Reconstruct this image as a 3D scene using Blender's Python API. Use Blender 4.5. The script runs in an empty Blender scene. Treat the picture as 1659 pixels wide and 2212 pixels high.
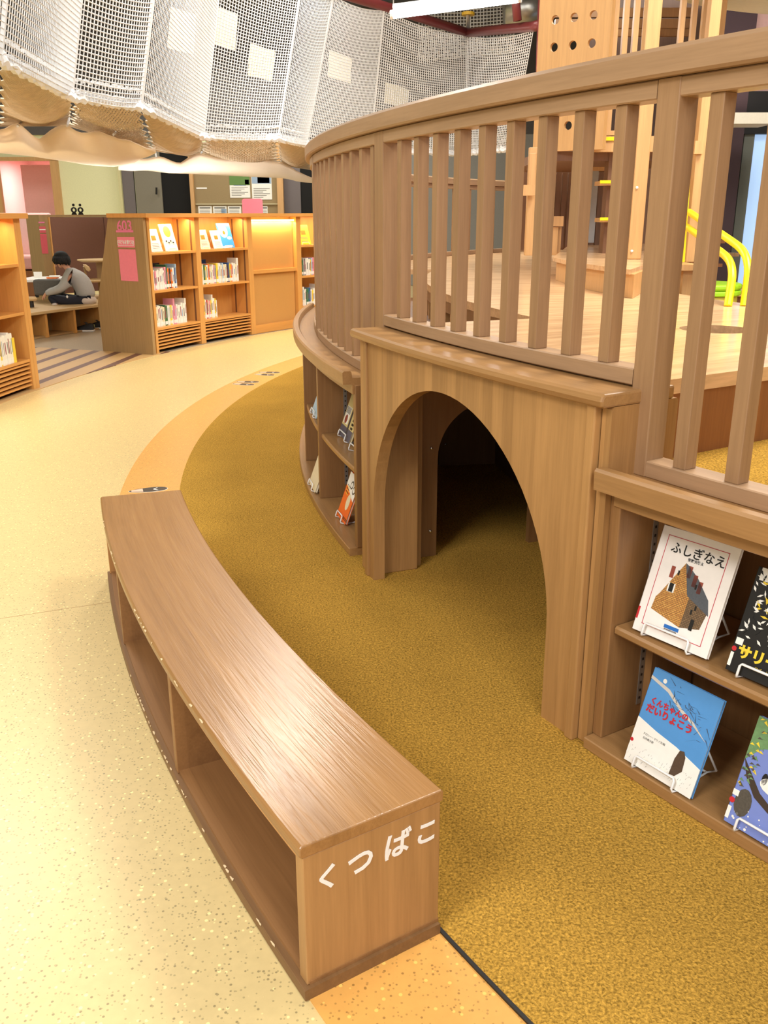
import bpy, bmesh, math, random
import numpy as np
from mathutils import Vector, Matrix

random.seed(7)
scene = bpy.context.scene
COL = scene.collection
rad = math.radians

# ------------------------------------------------------------------ camera
FPX, PITCH, ROLL, HC = 1938.3754, .3204, -.002, 1.4
_f = np.array([0, math.cos(PITCH), -math.sin(PITCH)])
_u = np.array([0, math.sin(PITCH), math.cos(PITCH)])
_r = np.array([1., 0, 0])
RI = _r * math.cos(ROLL) + _u * math.sin(ROLL)
UP = _u * math.cos(ROLL) - _r * math.sin(ROLL)
cam_d = bpy.data.cameras.new('camera')
cam = bpy.data.objects.new('camera', cam_d)
COL.objects.link(cam)
cam_d.sensor_fit = 'VERTICAL'
cam_d.sensor_height = 36.0
cam_d.lens = FPX * 36.0 / 2212.0
cam_d.clip_start = .05
cam_d.clip_end = 100
cam.matrix_world = Matrix(((RI[0], UP[0], -_f[0], 0), (RI[1], UP[1], -_f[1], 0),
                           (RI[2], UP[2], -_f[2], HC), (0, 0, 0, 1)))
scene.camera = cam

# ------------------------------------------------------------------ light
scene.view_settings.view_transform = 'Standard'
scene.view_settings.look = 'None'
scene.view_settings.gamma = 1
scene.view_settings.use_curve_mapping = False
scene.view_settings.exposure = 0.0
wd = bpy.data.worlds.new('world')
scene.world = wd
wd.use_nodes = True
wd.node_tree.nodes['Background'].inputs[0].default_value = (.97, .97, 1.0, 1)
wd.node_tree.nodes['Background'].inputs[1].default_value = 0.95


def area(name, loc, sx, sy, power, col=(1, .9, .74), rot=(0, 0, 0), spread=math.pi):
    d = bpy.data.lights.new(name, 'AREA')
    d.shape = 'RECTANGLE'
    d.size, d.size_y, d.energy, d.color, d.spread = sx, sy, power, col, spread
    o = bpy.data.objects.new(name, d)
    o.location = loc
    o.rotation_euler = rot
    COL.objects.link(o)
    return o


# ceiling lamps of the hall plus two added fills (the strip lamp in view has its own builder)
NW = (1, .95, .86)
area('ceiling_light', (-1.02, 7.6, 4.35), .45, 1.2, 88, NW)
area('ceiling_light', (-2.8, 3.4, 4.6), 2.4, 1.2, 40, NW)
area('ceiling_light', (-3.8, 7.0, 4.6), 1.8, 2.4, 190, NW)
area('ceiling_light', (-.8, 10.6, 4.6), 1.2, 2.4, 110, NW)
area('ceiling_light', (-2.6, -1.2, 4.3), 1.8, 1.8, 235, (1, .97, .93), (rad(22), 0, rad(-40)))  # unseen fill added behind the camera to light arch and book fronts
area('ceiling_light', (1.3, -2.2, 4.3), 1.8, 1.8, 135, (1, .97, .93), (rad(24), 0, rad(10)))  # second added fill behind the camera, reaches the bench end
area('ceiling_light', (2.4, 3.9, 4.7), 1.6, 2.0, 300, NW)
area('ceiling_light', (3.2, 8.2, 4.7), 2.0, 2.0, 210, NW)
area('ceiling_light', (5.5, 3.0, 4.7), 2.0, 2.0, 150, NW)
area('ceiling_light', (-5.5, 14.5, 4.2), 2.5, 2.5, 185, NW)
area('ceiling_light', (-1.8, 17.6, 4.2), 4.0, 1.0, 130, NW)

# ------------------------------------------------------------------ geometry helpers
D = np.array([6.7227, 5.9876])      # centre of the round play structure
B = np.array([7.2599, 6.0567])      # centre of the carpet edge and shoe bench arc
WL = {}


def ray(px, py):
    return RI * (px - 829.5) / FPX + UP * (1106 - py) / FPX + _f


def at(px, py, Y):
    d = ray(px, py)
    k = Y / d[1]
    return Vector((d[0] * k, Y, HC + d[2] * k))


def atz(px, py, z):
    d = ray(px, py)
    k = (z - HC) / d[2]
    return Vector((d[0] * k, d[1] * k, z))


def onplane(px, py, P0, n):
    d = ray(px, py)
    k = ((P0[0]) * n[0] + P0[1] * n[1] + (P0[2] - HC) * n[2]) / (d[0] * n[0] + d[1] * n[1] + d[2] * n[2])
    return Vector((d[0] * k, d[1] * k, HC + d[2] * k))


def pol(c, R, a, z=0.):
    return Vector((c[0] + R * math.cos(rad(a)), c[1] + R * math.sin(rad(a)), z))


class M:
    def __init__(s):
        s.v, s.f, s.m = [], [], []

    def add(s, vs, fs, mat=0):
        o = len(s.v)
        s.v += [Vector(p) for p in vs]
        for f in fs:
            s.f.append([i + o for i in f])
            s.m.append(mat)
        return s

    def join(s, other, mtx=None):
        o = len(s.v)
        s.v += [(mtx @ p if mtx else p.copy()) for p in other.v]
        s.f += [[i + o for i in f] for f in other.f]
        s.m += list(other.m)
        return s

    def hexa(s, p, mat=0):
        return s.add(p, [(0, 3, 2, 1), (4, 5, 6, 7), (0, 1, 5, 4), (1, 2, 6, 5), (2, 3, 7, 6), (3, 0, 4, 7)], mat)

    def box(s, c, size, rz=0, mat=0):
        x, y, z = [a / 2 for a in size]
        ca, sa = math.cos(rz), math.sin(rz)
        p = [(-x, -y, -z), (x, -y, -z), (x, y, -z), (-x, y, -z), (-x, -y, z), (x, -y, z), (x, y, z), (-x, y, z)]
        return s.hexa([(c[0] + a * ca - b * sa, c[1] + a * sa + b * ca, c[2] + d) for a, b, d in p], mat)

    def prism(s, poly, z0, z1, mat=0):
        n = len(poly)
        vs = [(p[0], p[1], z0) for p in poly] + [(p[0], p[1], z1) for p in poly]
        fs = [tuple(range(n - 1, -1, -1)), tuple(range(n, 2 * n))] + [(i, (i + 1) % n, n + (i + 1) % n, n + i) for i in range(n)]
        return s.add(vs, fs, mat)

    def slab(s, pts, off, mat=0):
        n = len(pts)
        off = Vector(off)
        vs = [Vector(p) for p in pts] + [Vector(p) + off for p in pts]
        fs = [tuple(range(n - 1, -1, -1)), tuple(range(n, 2 * n))] + [(i, (i + 1) % n, n + (i + 1) % n, n + i) for i in range(n)]
        return s.add(vs, fs, mat)

    def sweep(s, c, prof, a0, a1, n=None, mat=0):
        """closed (R, z) profile swept about the vertical through c"""
        n = n or max(2, int(abs(a1 - a0) / .6))
        k = len(prof)
        vs = []
        for i in range(n + 1):
            a = a0 + (a1 - a0) * i / n
            vs += [pol(c, R, a, z) for R, z in prof]
        fs = [tuple(range(k)), tuple(range(n * k + k - 1, n * k - 1, -1))]
        for i in range(n):
            for j in range(k):
                j2 = (j + 1) % k
                fs.append((i * k + j, i * k + j2, (i + 1) * k + j2, (i + 1) * k + j))
        return s.add(vs, fs, mat)

    def arc(s, c, r0, r1, z0, z1, a0, a1, ch=0., n=None, mat=0):
        if ch:
            pr = [(r0 + ch, z0), (r1 - ch, z0), (r1, z0 + ch), (r1, z1 - ch), (r1 - ch, z1), (r0 + ch, z1), (r0, z1 - ch), (r0, z0 + ch)]
        else:
            pr = [(r0, z0), (r1, z0), (r1, z1), (r0, z1)]
        return s.sweep(c, pr, a0, a1, n, mat)

    def radbox(s, c, a, r0, r1, w, z0, z1, mat=0):
        m = pol(c, (r0 + r1) / 2, a, (z0 + z1) / 2)
        return s.box(m, (r1 - r0, w, z1 - z0), rad(a), mat)

    def tube(s, pts, r, n=8, mat=0, closed=False, cap=True):
        pts = [Vector(p) for p in pts]
        k = len(pts)
        vs = []
        rr = r if isinstance(r, (list, tuple)) else [r] * k
        ref = None
        for i, p in enumerate(pts):
            a = pts[(i - 1) % k] if (closed or i > 0) else p
            b = pts[(i + 1) % k] if (closed or i < k - 1) else p
            t = (b - a).normalized()
            if ref is None:
                ref = Vector((0, 0, 1)) if abs(t.z) < .9 else Vector((1, 0, 0))
            e1 = t.cross(ref)
            if e1.length < 1e-4:
                e1 = t.cross(Vector((0, 1, .3)))
            e1.normalize()
            e2 = e1.cross(t)
            ref = e2
            vs += [p + (e1 * math.cos(2 * math.pi * j / n) + e2 * math.sin(2 * math.pi * j / n)) * rr[i] for j in range(n)]
        fs = []
        for i in range(k if closed else k - 1):
            i2 = (i + 1) % k
            for j in range(n):
                j2 = (j + 1) % n
                fs.append((i * n + j, i * n + j2, i2 * n + j2, i2 * n + j))
        if cap and not closed:
            fs += [tuple(range(n)), tuple(range(k * n - 1, k * n - n - 1, -1))]
        return s.add(vs, fs, mat)

    def disc(s, c, nrm, r, t, n=16, mat=0):
        nrm = Vector(nrm).normalized()
        c = Vector(c)
        return s.tube([c - nrm * t / 2, c + nrm * t / 2], r, n, mat)

    def lathe(s, c, prof, n=20, mat=0):
        vs, k = [], len(prof)
        for i in range(n):
            a = 2 * math.pi * i / n
            vs += [(c[0] + R * math.cos(a), c[1] + R * math.sin(a), c[2] + z) for R, z in prof]
        fs = []
        for i in range(n):
            i2 = (i + 1) % n
            for j in range(k - 1):
                fs.append((i * k + j, i2 * k + j, i2 * k + j + 1, i * k + j + 1))
        fs.append([i * k for i in range(n)][::-1])
        fs.append([i * k + k - 1 for i in range(n)])
        return s.add(vs, fs, mat)

    def ball(s, c, r, n=12, mat=0):
        rx, ry, rz = r if isinstance(r, (tuple, list)) else (r, r, r)
        vs, fs = [], []
        for i in range(1, n):
            t = math.pi * i / n
            for j in range(2 * n):
                p = math.pi * j / n
                vs.append((c[0] + rx * math.sin(t) * math.cos(p), c[1] + ry * math.sin(t) * math.sin(p), c[2] + rz * math.cos(t)))
        for i in range(n - 2):
            for j in range(2 * n):
                j2 = (j + 1) % (2 * n)
                fs.append((i * 2 * n + j, (i + 1) * 2 * n + j, (i + 1) * 2 * n + j2, i * 2 * n + j2))
        fs.append(tuple(range(2 * n - 1, -1, -1)))
        fs.append(tuple((n - 2) * 2 * n + j for j in range(2 * n)))
        return s.add(vs, fs, mat)

    def grid(s, rows, mat=0):
        k = len(rows[0])
        vs = [p for r in rows for p in r]
        fs = [(i * k + j, i * k + j + 1, (i + 1) * k + j + 1, (i + 1) * k + j) for i in range(len(rows) - 1) for j in range(k - 1)]
        return s.add(vs, fs, mat)


def build(name, m, mats, parent=None, loc=None, smooth=False, bevel=0., auto=False, norm=True):
    me = bpy.data.meshes.new(name)
    base = WL.get(parent, Vector((0, 0, 0))) if parent else Vector(loc if loc is not None else (0, 0, 0))
    me.from_pydata([tuple(p - base) for p in m.v], [], m.f)
    mats = mats if isinstance(mats, (list, tuple)) else [mats]
    for a in mats:
        me.materials.append(a)
    if len(mats) > 1:
        me.polygons.foreach_set('material_index', m.m)
    if norm:
        bm = bmesh.new()
        bm.from_mesh(me)
        bmesh.ops.recalc_face_normals(bm, faces=bm.faces)
        bm.to_mesh(me)
        bm.free()
    if smooth:
        me.polygons.foreach_set('use_smooth', [True] * len(me.polygons))
    me.update()
    o = bpy.data.objects.new(name, me)
    COL.objects.link(o)
    if parent:
        o.parent = parent
    else:
        o.location = base
    WL[o] = base.copy()
    if bevel:
        b = o.modifiers.new('bevel', 'BEVEL')
        b.width = bevel
        b.segments = 2
        b.limit_method = 'ANGLE'
        b.angle_limit = rad(40)
    return o


def tag(o, label=None, cat=None, group=None, kind=None):
    if label: o['label'] = label
    if cat: o['category'] = cat
    if group: o['group'] = group
    if kind: o['kind'] = kind
    return o


def thing(name, label, cat, loc=(0, 0, 0), group=None):
    o = bpy.data.objects.new(name, None)
    o.empty_display_size = .1
    COL.objects.link(o)
    o.location = loc
    WL[o] = Vector(loc)
    return tag(o, label, cat, group)


def single(name, m, mats, label, cat, loc, group=None, **k):
    return tag(build(name, m, mats, None, loc, **k), label, cat, group)


def struct(name, m, mats, loc=(0, 0, 0), label=None, **k):
    o = build(name, m, mats, None, loc, **k)
    return tag(o, label, None, None, 'structure')


def copy_tree(o, parent=None, tab={}):
    c = o.copy()
    COL.objects.link(c)
    if parent: c.parent = parent
    for ch in o.children:
        copy_tree(ch, c)
    return c


_tc = {}


def text(s, size, depth=.0008, align='CENTER', shear=0., bold=0.):
    """lettering as a mesh in the XY plane, front towards +Z"""
    key = (s, size, depth, align, shear, bold)
    if key not in _tc:
        cu = bpy.data.curves.new('lettering', 'FONT')
        cu.body, cu.size, cu.extrude, cu.align_x, cu.align_y = s, size, depth / 2, align, 'CENTER'
        cu.shear, cu.offset = shear, bold
        cu.resolution_u = 3
        ob = bpy.data.objects.new('lettering', cu)
        COL.objects.link(ob)
        dg = bpy.context.evaluated_depsgraph_get()
        me = bpy.data.meshes.new_from_object(ob.evaluated_get(dg))
        m = M().add([v.co for v in me.vertices], [tuple(p.vertices) for p in me.polygons])
        bpy.data.objects.remove(ob)
        bpy.data.meshes.remove(me)
        bpy.data.curves.remove(cu)
        _tc[key] = m
    return _tc[key]


def frame_mtx(o, ex, ey):
    ex, ey = Vector(ex).normalized(), Vector(ey).normalized()
    ez = ex.cross(ey).normalized()
    ey = ez.cross(ex)
    return Matrix(((ex.x, ey.x, ez.x, o[0]), (ex.y, ey.y, ez.y, o[1]), (ex.z, ey.z, ez.z, o[2]), (0, 0, 0, 1)))


# ------------------------------------------------------------------ materials
def lin(c):
    return tuple((x / 12.92 if x <= .04045 else ((x + .055) / 1.055) ** 2.4) for x in [v / 255. for v in c]) + (1,)


def mix(a, k):
    return tuple(min(1, x * k) for x in a[:3]) + (1,)


def new_mat(name):
    m = bpy.data.materials.new(name)
    m.use_nodes = True
    nt = m.node_tree
    return m, nt, nt.nodes['Principled BSDF'], nt.links


def plain(name, rgb, rough=.6, metal=0., spec=.5, emit=None, es=0., vary=.06, scale=40):
    m, nt, b, L = new_mat(name)
    c = lin(rgb)
    n = nt.nodes.new('ShaderNodeTexNoise')
    n.inputs['Scale'].default_value = scale
    tc = nt.nodes.new('ShaderNodeTexCoord')
    L.new(tc.outputs['Object'], n.inputs['Vector'])
    r = nt.nodes.new('ShaderNodeValToRGB')
    r.color_ramp.elements[0].color = mix(c, 1 - vary)
    r.color_ramp.elements[1].color = mix(c, 1 + vary)
    L.new(n.outputs['Fac'], r.inputs['Fac'])
    L.new(r.outputs['Color'], b.inputs['Base Color'])
    b.inputs['Roughness'].default_value = rough
    b.inputs['Metallic'].default_value = metal
    b.inputs['Specular IOR Level'].default_value = spec
    if emit:
        b.inputs['Emission Color'].default_value = lin(emit)
        b.inputs['Emission Strength'].default_value = es
    return m


def wood(name, rgb, grain='z', c=D, stave=0., rough=.42, con=.2, sv=.16, fine=1., bump=.04):
    """timber: grain 'z' upright, 't' along the arc about c, 'r' along its radius"""
    m, nt, b, L = new_mat(name)
    N = nt.nodes.new
    g = N('ShaderNodeNewGeometry')
    sub = N('ShaderNodeVectorMath')
    sub.operation = 'SUBTRACT'
    L.new(g.outputs['Position'], sub.inputs[0])
    sub.inputs[1].default_value = (c[0], c[1], 0)
    sep = N('ShaderNodeSeparateXYZ')
    L.new(sub.outputs[0], sep.inputs[0])

    def mth(op, a, bb=None):
        n = N('ShaderNodeMath')
        n.operation = op
        for i, x in enumerate((a, bb)):
            if x is None: continue
            if isinstance(x, (int, float)): n.inputs[i].default_value = x
            else: L.new(x, n.inputs[i])
        return n.outputs[0]
    # atan2 with the branch cut turned away from the visible side
    neg_y, neg_x = mth('MULTIPLY', sep.outputs['Y'], -1.), mth('MULTIPLY', sep.outputs['X'], -1.)
    th = mth('MULTIPLY', mth('ARCTAN2', neg_y, neg_x), 7.)
    R = mth('SQRT', mth('ADD', mth('MULTIPLY', sep.outputs['X'], sep.outputs['X']), mth('MULTIPLY', sep.outputs['Y'], sep.outputs['Y'])))
    Z = sep.outputs['Z']
    st, cr = 1.6, 34. * fine
    sc = {'z': (cr, cr, st), 't': (st, cr, cr), 'r': (cr, st, cr)}[grain]
    comb = N('ShaderNodeCombineXYZ')
    for i, (x, k) in enumerate(zip((th, R, Z), sc)):
        L.new(mth('MULTIPLY', x, k), comb.inputs[i])
    n1 = N('ShaderNodeTexNoise')
    n1.inputs['Scale'].default_value = 1.
    n1.inputs['Detail'].default_value = 6
    n1.inputs['Roughness'].default_value = .62
    n1.inputs['Distortion'].default_value = .35
    L.new(comb.outputs[0], n1.inputs['Vector'])
    n2 = N('ShaderNodeTexNoise')
    n2.inputs['Scale'].default_value = 5.
    n2.inputs['Detail'].default_value = 3
    L.new(comb.outputs[0], n2.inputs['Vector'])
    fac = mth('ADD', mth('MULTIPLY', n1.outputs['Fac'], .7), mth('MULTIPLY', n2.outputs['Fac'], .3))
    if stave:
        crossdir = {'z': th, 't': R, 'r': th}[grain]
        wn = N('ShaderNodeTexWhiteNoise')
        wn.noise_dimensions = '1D'
        L.new(mth('FLOOR', mth('DIVIDE', crossdir, stave)), wn.inputs['W'])
        fac = mth('ADD', fac, mth('MULTIPLY', mth('SUBTRACT', wn.outputs['Value'], .5), sv))
    r = N('ShaderNodeValToRGB')
    cc = lin(rgb)
    r.color_ramp.elements[0].position = .3
    r.color_ramp.elements[0].color = tuple(x * k for x, k in zip(cc[:3], (1 - con, 1 - con * 1.15, 1 - con * 1.3))) + (1,)
    r.color_ramp.elements[1].position = .72
    r.color_ramp.elements[1].color = tuple(min(1, x * k) for x, k in zip(cc[:3], (1 + con * .8, 1 + con * .8, 1 + con * .8))) + (1,)
    L.new(fac, r.inputs['Fac'])
    L.new(r.outputs['Color'], b.inputs['Base Color'])
    b.inputs['Roughness'].default_value = rough
    bp = N('ShaderNodeBump')
    bp.inputs['Strength'].default_value = bump
    bp.inputs['Distance'].default_value = .002
    L.new(n2.outputs['Fac'], bp.inputs['Height'])
    L.new(bp.outputs['Normal'], b.inputs['Normal'])
    return m


def speckle(name, rgb, rough=.35):
    m, nt, b, L = new_mat(name)
    N = nt.nodes.new
    tc = N('ShaderNodeNewGeometry')
    c = lin(rgb)
    base = N('ShaderNodeTexNoise')
    base.inputs['Scale'].default_value = 45
    base.inputs['Detail'].default_value = 5
    L.new(tc.outputs['Position'], base.inputs['Vector'])
    r0 = N('ShaderNodeValToRGB')
    r0.color_ramp.elements[0].color = mix(c, .9)
    r0.color_ramp.elements[1].color = mix(c, 1.08)
    L.new(base.outputs['Fac'], r0.inputs['Fac'])
    last = r0.outputs['Color']
    for sc, col, lo, hi, off in ((85, mix(c, .5), 0.2, .26, .74), (62, mix(c, 1.5), 0.2, .27, .68), (120, mix(c, .66), .25, .32, .62)):
        v = N('ShaderNodeTexVoronoi')
        v.inputs['Scale'].default_value = sc
        L.new(tc.outputs['Position'], v.inputs['Vector'])
        s = N('ShaderNodeSeparateColor')
        L.new(v.outputs['Color'], s.inputs[0])
        g = N('ShaderNodeMath'); g.operation = 'GREATER_THAN'; g.inputs[1].default_value = off
        L.new(s.outputs[0], g.inputs[0])
        rr = N('ShaderNodeValToRGB')
        rr.color_ramp.elements[0].position, rr.color_ramp.elements[1].position = lo, hi
        rr.color_ramp.elements[0].color, rr.color_ramp.elements[1].color = (1, 1, 1, 1), (0, 0, 0, 1)
        L.new(v.outputs['Distance'], rr.inputs['Fac'])
        mu = N('ShaderNodeMath'); mu.operation = 'MULTIPLY'
        L.new(rr.outputs['Color'], mu.inputs[0]); L.new(g.outputs[0], mu.inputs[1])
        mx = N('ShaderNodeMix'); mx.data_type = 'RGBA'
        L.new(mu.outputs[0], mx.inputs[0]); L.new(last, mx.inputs[6])
        mx.inputs[7].default_value = col
        last = mx.outputs[2]
    L.new(last, b.inputs['Base Color'])
    b.inputs['Roughness'].default_value = rough
    return m


def pile(name, rgb):
    m, nt, b, L = new_mat(name)
    N = nt.nodes.new
    g = N('ShaderNodeNewGeometry')
    c = lin(rgb)
    n = N('ShaderNodeTexNoise'); n.inputs['Scale'].default_value = 170; n.inputs['Detail'].default_value = 4
    n.inputs['Distortion'].default_value = .6
    L.new(g.outputs['Position'], n.inputs['Vector'])
    n2 = N('ShaderNodeTexNoise'); n2.inputs['Scale'].default_value = 2.2; n2.inputs['Detail'].default_value = 2
    L.new(g.outputs['Position'], n2.inputs['Vector'])
    a = N('ShaderNodeMath'); a.operation = 'MULTIPLY_ADD'; a.inputs[1].default_value = .12
    L.new(n2.outputs['Fac'], a.inputs[0])
    a2 = N('ShaderNodeMath'); a2.operation = 'MULTIPLY'; a2.inputs[1].default_value = .88
    L.new(n.outputs['Fac'], a2.inputs[0]); L.new(a2.outputs[0], a.inputs[2])
    r = N('ShaderNodeValToRGB')
    r.color_ramp.elements[0].position, r.color_ramp.elements[1].position = .34, .66
    r.color_ramp.elements[0].color, r.color_ramp.elements[1].color = mix(c, .5), mix(c, 1.45)
    L.new(a.outputs[0], r.inputs['Fac'])
    L.new(r.outputs['Color'], b.inputs['Base Color'])
    b.inputs['Roughness'].default_value = 1
    b.inputs['Specular IOR Level'].default_value = .05
    bp = N('ShaderNodeBump'); bp.inputs['Strength'].default_value = .9; bp.inputs['Distance'].default_value = .006
    L.new(n.outputs['Fac'], bp.inputs['Height']); L.new(bp.outputs['Normal'], b.inputs['Normal'])
    return m


W_RAIL = wood('rail_wood_arc', (166, 134, 102), 't', stave=.6, rough=.38)
W_POST = wood('rail_wood_upright', (156, 122, 88), 'z', stave=.05, sv=.1, rough=.38)
W_PORTAL = wood('portal_wood', (172, 130, 80), 'z', stave=.049, sv=.34, rough=.4)
W_CASE = wood('case_wood_shaded', (146, 107, 66), 'z', stave=.06, sv=.15, rough=.38)  # darker tone holds the shade of case interiors, jamb and bulkheads
W_CAP = wood('case_wood_arc', (166, 126, 80), 't', stave=.05, rough=.3)
W_DECK = wood('deck_wood', (222, 184, 140), 'r', stave=.6, sv=.1, rough=.2, con=.32, fine=.5)
W_BTOP = wood('bench_top_wood', (160, 118, 72), 't', B, stave=.11, sv=.2, rough=.24, con=.2, bump=.35)
W_BEND = wood('bench_end_wood', (196, 142, 82), 'r', B, stave=0, sv=.2, rough=.4, con=.15)
W_BENDZ = wood('bench_upright_wood', (192, 140, 84), 'z', B, stave=.03, sv=.15, rough=.4)
W_KICK = wood('bench_base_wood', (128, 94, 58), 't', B, rough=.5)
W_INNER = wood('bench_inside_wood', (150, 108, 66), 't', B, stave=.06, sv=.2, rough=.45)
W_SHELF = wood('bookcase_wood', (214, 154, 82), 't', rough=.42, con=.12)
W_SHELFZ = wood('bookcase_wood_upright', (212, 156, 86), 'z', rough=.42, con=.12)
W_ENDP = wood('bookcase_end_wood', (166, 136, 94), 'z', rough=.45, con=.14, fine=1.6)
W_TOWER = wood('tower_wood', (206, 162, 108), 'z', rough=.42, con=.14)
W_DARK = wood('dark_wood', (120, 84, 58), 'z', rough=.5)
FLOOR = speckle('floor_vinyl', (220, 196, 138))
BAND = speckle('floor_band_vinyl', (226, 168, 88))
GREYFL = speckle('floor_grey_vinyl', (176, 160, 134))
CARPET = pile('mustard_carpet', (186, 144, 62))
WHITE = plain('white_paint', (240, 240, 238), .35)
ROPE = plain('white_rope', (230, 231, 233), .9, spec=.1)
TAN = plain('tan_rope', (204, 190, 168), .95, spec=.05, vary=.25, scale=18)
CLOTH = plain('peach_cloth', (250, 244, 236), .95, spec=.05)
_nt = CLOTH.node_tree
_tr = _nt.nodes.new('ShaderNodeBsdfTranslucent'); _tr.inputs[0].default_value = lin((250, 232, 204))
_mx = _nt.nodes.new('ShaderNodeMixShader'); _mx.inputs[0].default_value = .5
_nt.links.new(_nt.nodes['Principled BSDF'].outputs[0], _mx.inputs[1]); _nt.links.new(_tr.outputs[0], _mx.inputs[2])
_nt.links.new(_mx.outputs[0], _nt.nodes['Material Output'].inputs[0])
BLACK = plain('black', (22, 20, 20), .5)
GREYM = plain('steel_strip', (150, 145, 138), .4, .6)
SCREW = plain('steel_screw', (225, 225, 225), .2, 1.)
REDPIPE = plain('maroon_pipe', (122, 52, 52), .35)
YELLOW = plain('yellow_paint', (255, 226, 20), .35)
GREEN = plain('lime_vinyl', (172, 226, 40), .4)
PINK = plain('pink_sign', (250, 140, 164), .6)
PINKD = plain('pink_lettering', (236, 128, 172), .6)
PINKW = plain('pink_wall', (232, 190, 184), .8)
MAUVE = plain('mauve_fabric', (134, 98, 84), .9, spec=.1, vary=.12, scale=120)
PLUM = plain('plum_wall', (74, 56, 62), .7)
CREAM = plain('cream_wall', (232, 232, 186), .8)
CEIL = plain('ceiling_paint', (92, 88, 84), .9)
DARKV = plain('dark_void', (16, 15, 14), .9)  # black sheets paint the darkness behind vents and in the doorway
SILVER = plain('silver_duct', (190, 188, 182), .3, .8)
STICK = plain('sticker_brown', (62, 54, 44), .5)
STICKP = plain('sticker_pink', (232, 196, 172), .5)
PAPER = plain('paper', (242, 240, 232), .6)
RED = plain('red_ink', (198, 40, 48), .5)

# ------------------------------------------------------------------ setting: floors
m = M()
m.prism([(-12, -4), (16, -4), (16, 26), (-12, 26)], -.10, -.006)
struct('floor', m, FLOOR, label='pale yellow speckled vinyl floor')
struct('floor_band', M().arc(B, 8.47, 8.79, -.02, -.003, 120, 240), BAND, label='orange vinyl band along the carpet edge')
single('carpet', M().arc(B, .6, 8.481, -.02, 0., 120, 240), CARPET, 'mustard yellow pile carpet around the round wooden play structure', 'carpet', (0, 0, 0))
struct('trim_1', M().arc(B, 8.479, 8.487, -.02, .002, 205, 240), BLACK)
_a, _b = atz(-40, 1339, 0), atz(242, 1297, 0)
_n = Vector((-(_b - _a).y, (_b - _a).x, 0)).normalized() * .0012
struct('trim_5', M().prism([tuple((_a - _n)[:2]), tuple((_b - _n)[:2]), tuple((_b + _n)[:2]), tuple((_a + _n)[:2])], -.01, -.0055), plain('floor_seam', (176, 140, 92), .6))
# striped walkway behind the bookcases and the grey floor beyond it
m = M()
m.arc(D, 9.77, 16.5, -.03, -.003, 130, 182)
struct('floor_seating', m, GREYFL, label='grey speckled vinyl floor of the seating area')
mt, nt, bs, L = new_mat('striped_vinyl')
g = nt.nodes.new('ShaderNodeNewGeometry')
dt = nt.nodes.new('ShaderNodeVectorMath'); dt.operation = 'DOT_PRODUCT'
dt.inputs[1].default_value = (1 / .27, -.1 / .27, 0)
L.new(g.outputs['Position'], dt.inputs[0])
fr = nt.nodes.new('ShaderNodeMath'); fr.operation = 'FRACT'
L.new(dt.outputs['Value'], fr.inputs[0])
gt = nt.nodes.new('ShaderNodeMath'); gt.operation = 'GREATER_THAN'; gt.inputs[1].default_value = .68
L.new(fr.outputs[0], gt.inputs[0])
mx = nt.nodes.new('ShaderNodeMix'); mx.data_type = 'RGBA'
mx.inputs[6].default_value = lin((196, 160, 108)); mx.inputs[7].default_value = lin((106, 72, 58))
L.new(gt.outputs[0], mx.inputs[0]); L.new(mx.outputs[2], bs.inputs['Base Color'])
bs.inputs['Roughness'].default_value = .5
STRIPE = mt
m = M()
q = [pol(D, 9.77, a) for a in np.linspace(157.5, 180, 24)] + [pol(D, 12.2, 180), Vector((-4.9, 10.43, 0)), atz(81, 750, 0), atz(221, 758, 0)]
m.prism([(p.x, p.y) for p in q], -.02, 0.)
struct('floor_stripes', m, STRIPE, label='brown and beige striped floor between the bookcases')

# ------------------------------------------------------------------ round play structure
LC = dict(r_back=6.90, r_up=7.235)


def bookcase_low(name, label, ups, endcap):
    """low curved bookcase under the railing; ups: (angle of uprights)"""
    a0, a1 = min(ups), max(ups)
    t = thing(name, label, 'bookcase', tuple(pol(D, 7.2, (a0 + a1) / 2)))
    build('base_board', M().arc(D, 6.90, 7.27, 0, .034, a0 - .1, a1 + .1, .003), W_CAP, t)
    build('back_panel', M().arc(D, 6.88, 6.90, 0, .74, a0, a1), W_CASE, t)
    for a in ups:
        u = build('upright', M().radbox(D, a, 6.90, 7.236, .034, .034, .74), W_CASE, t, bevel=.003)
        for sg in (-1, 1):
            if (a == a0 and sg < 0) or (a == a1 and sg > 0): continue
            for rr in (7.10,):
                mm = M()
                p = pol(D, rr, a) + Vector((-math.sin(rad(a)), math.cos(rad(a)), 0)) * sg * .0175
                mm.box((p.x, p.y, .40), (.018, .003, .60), rad(a))
                for k in range(24):
                    mm.box((p.x, p.y, .12 + k * .024), (.006, .0045, .007), rad(a), 1)
                build('shelf_standard', mm, [GREYM, BLACK], u)
    for x, y in zip(ups[:-1], ups[1:]):
        build('shelf', M().arc(D, 6.91, 7.222, .345, .37, x + .16, y - .16, .006), W_CAP, t, bevel=0)
    build('fascia', M().arc(D, 7.20, 7.243, .70, .742, a0, a1, .002), W_CAP, t)
    top = M().sweep(D, [(6.98, .742), (7.283, .742), (7.285, .79), (7.278, .797), (7.252, .797), (7.246, .79), (7.244, .768), (6.98, .768)], a0 - endcap[0], a1 + endcap[1])
    build('top_board', top, W_CAP, t)
    return t


bookcase_low('low_bookcase', 'low curved wooden bookcase left of the arch with picture books facing out',
             [175.3, 181.2, 187.1, 193.05, 198.95], (0, .0))
bookcase_low('low_bookcase', 'low curved wooden bookcase right of the arch holding picture books on two levels',
             [211.98, 217.9, 223.8], (.27, 0))

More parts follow.
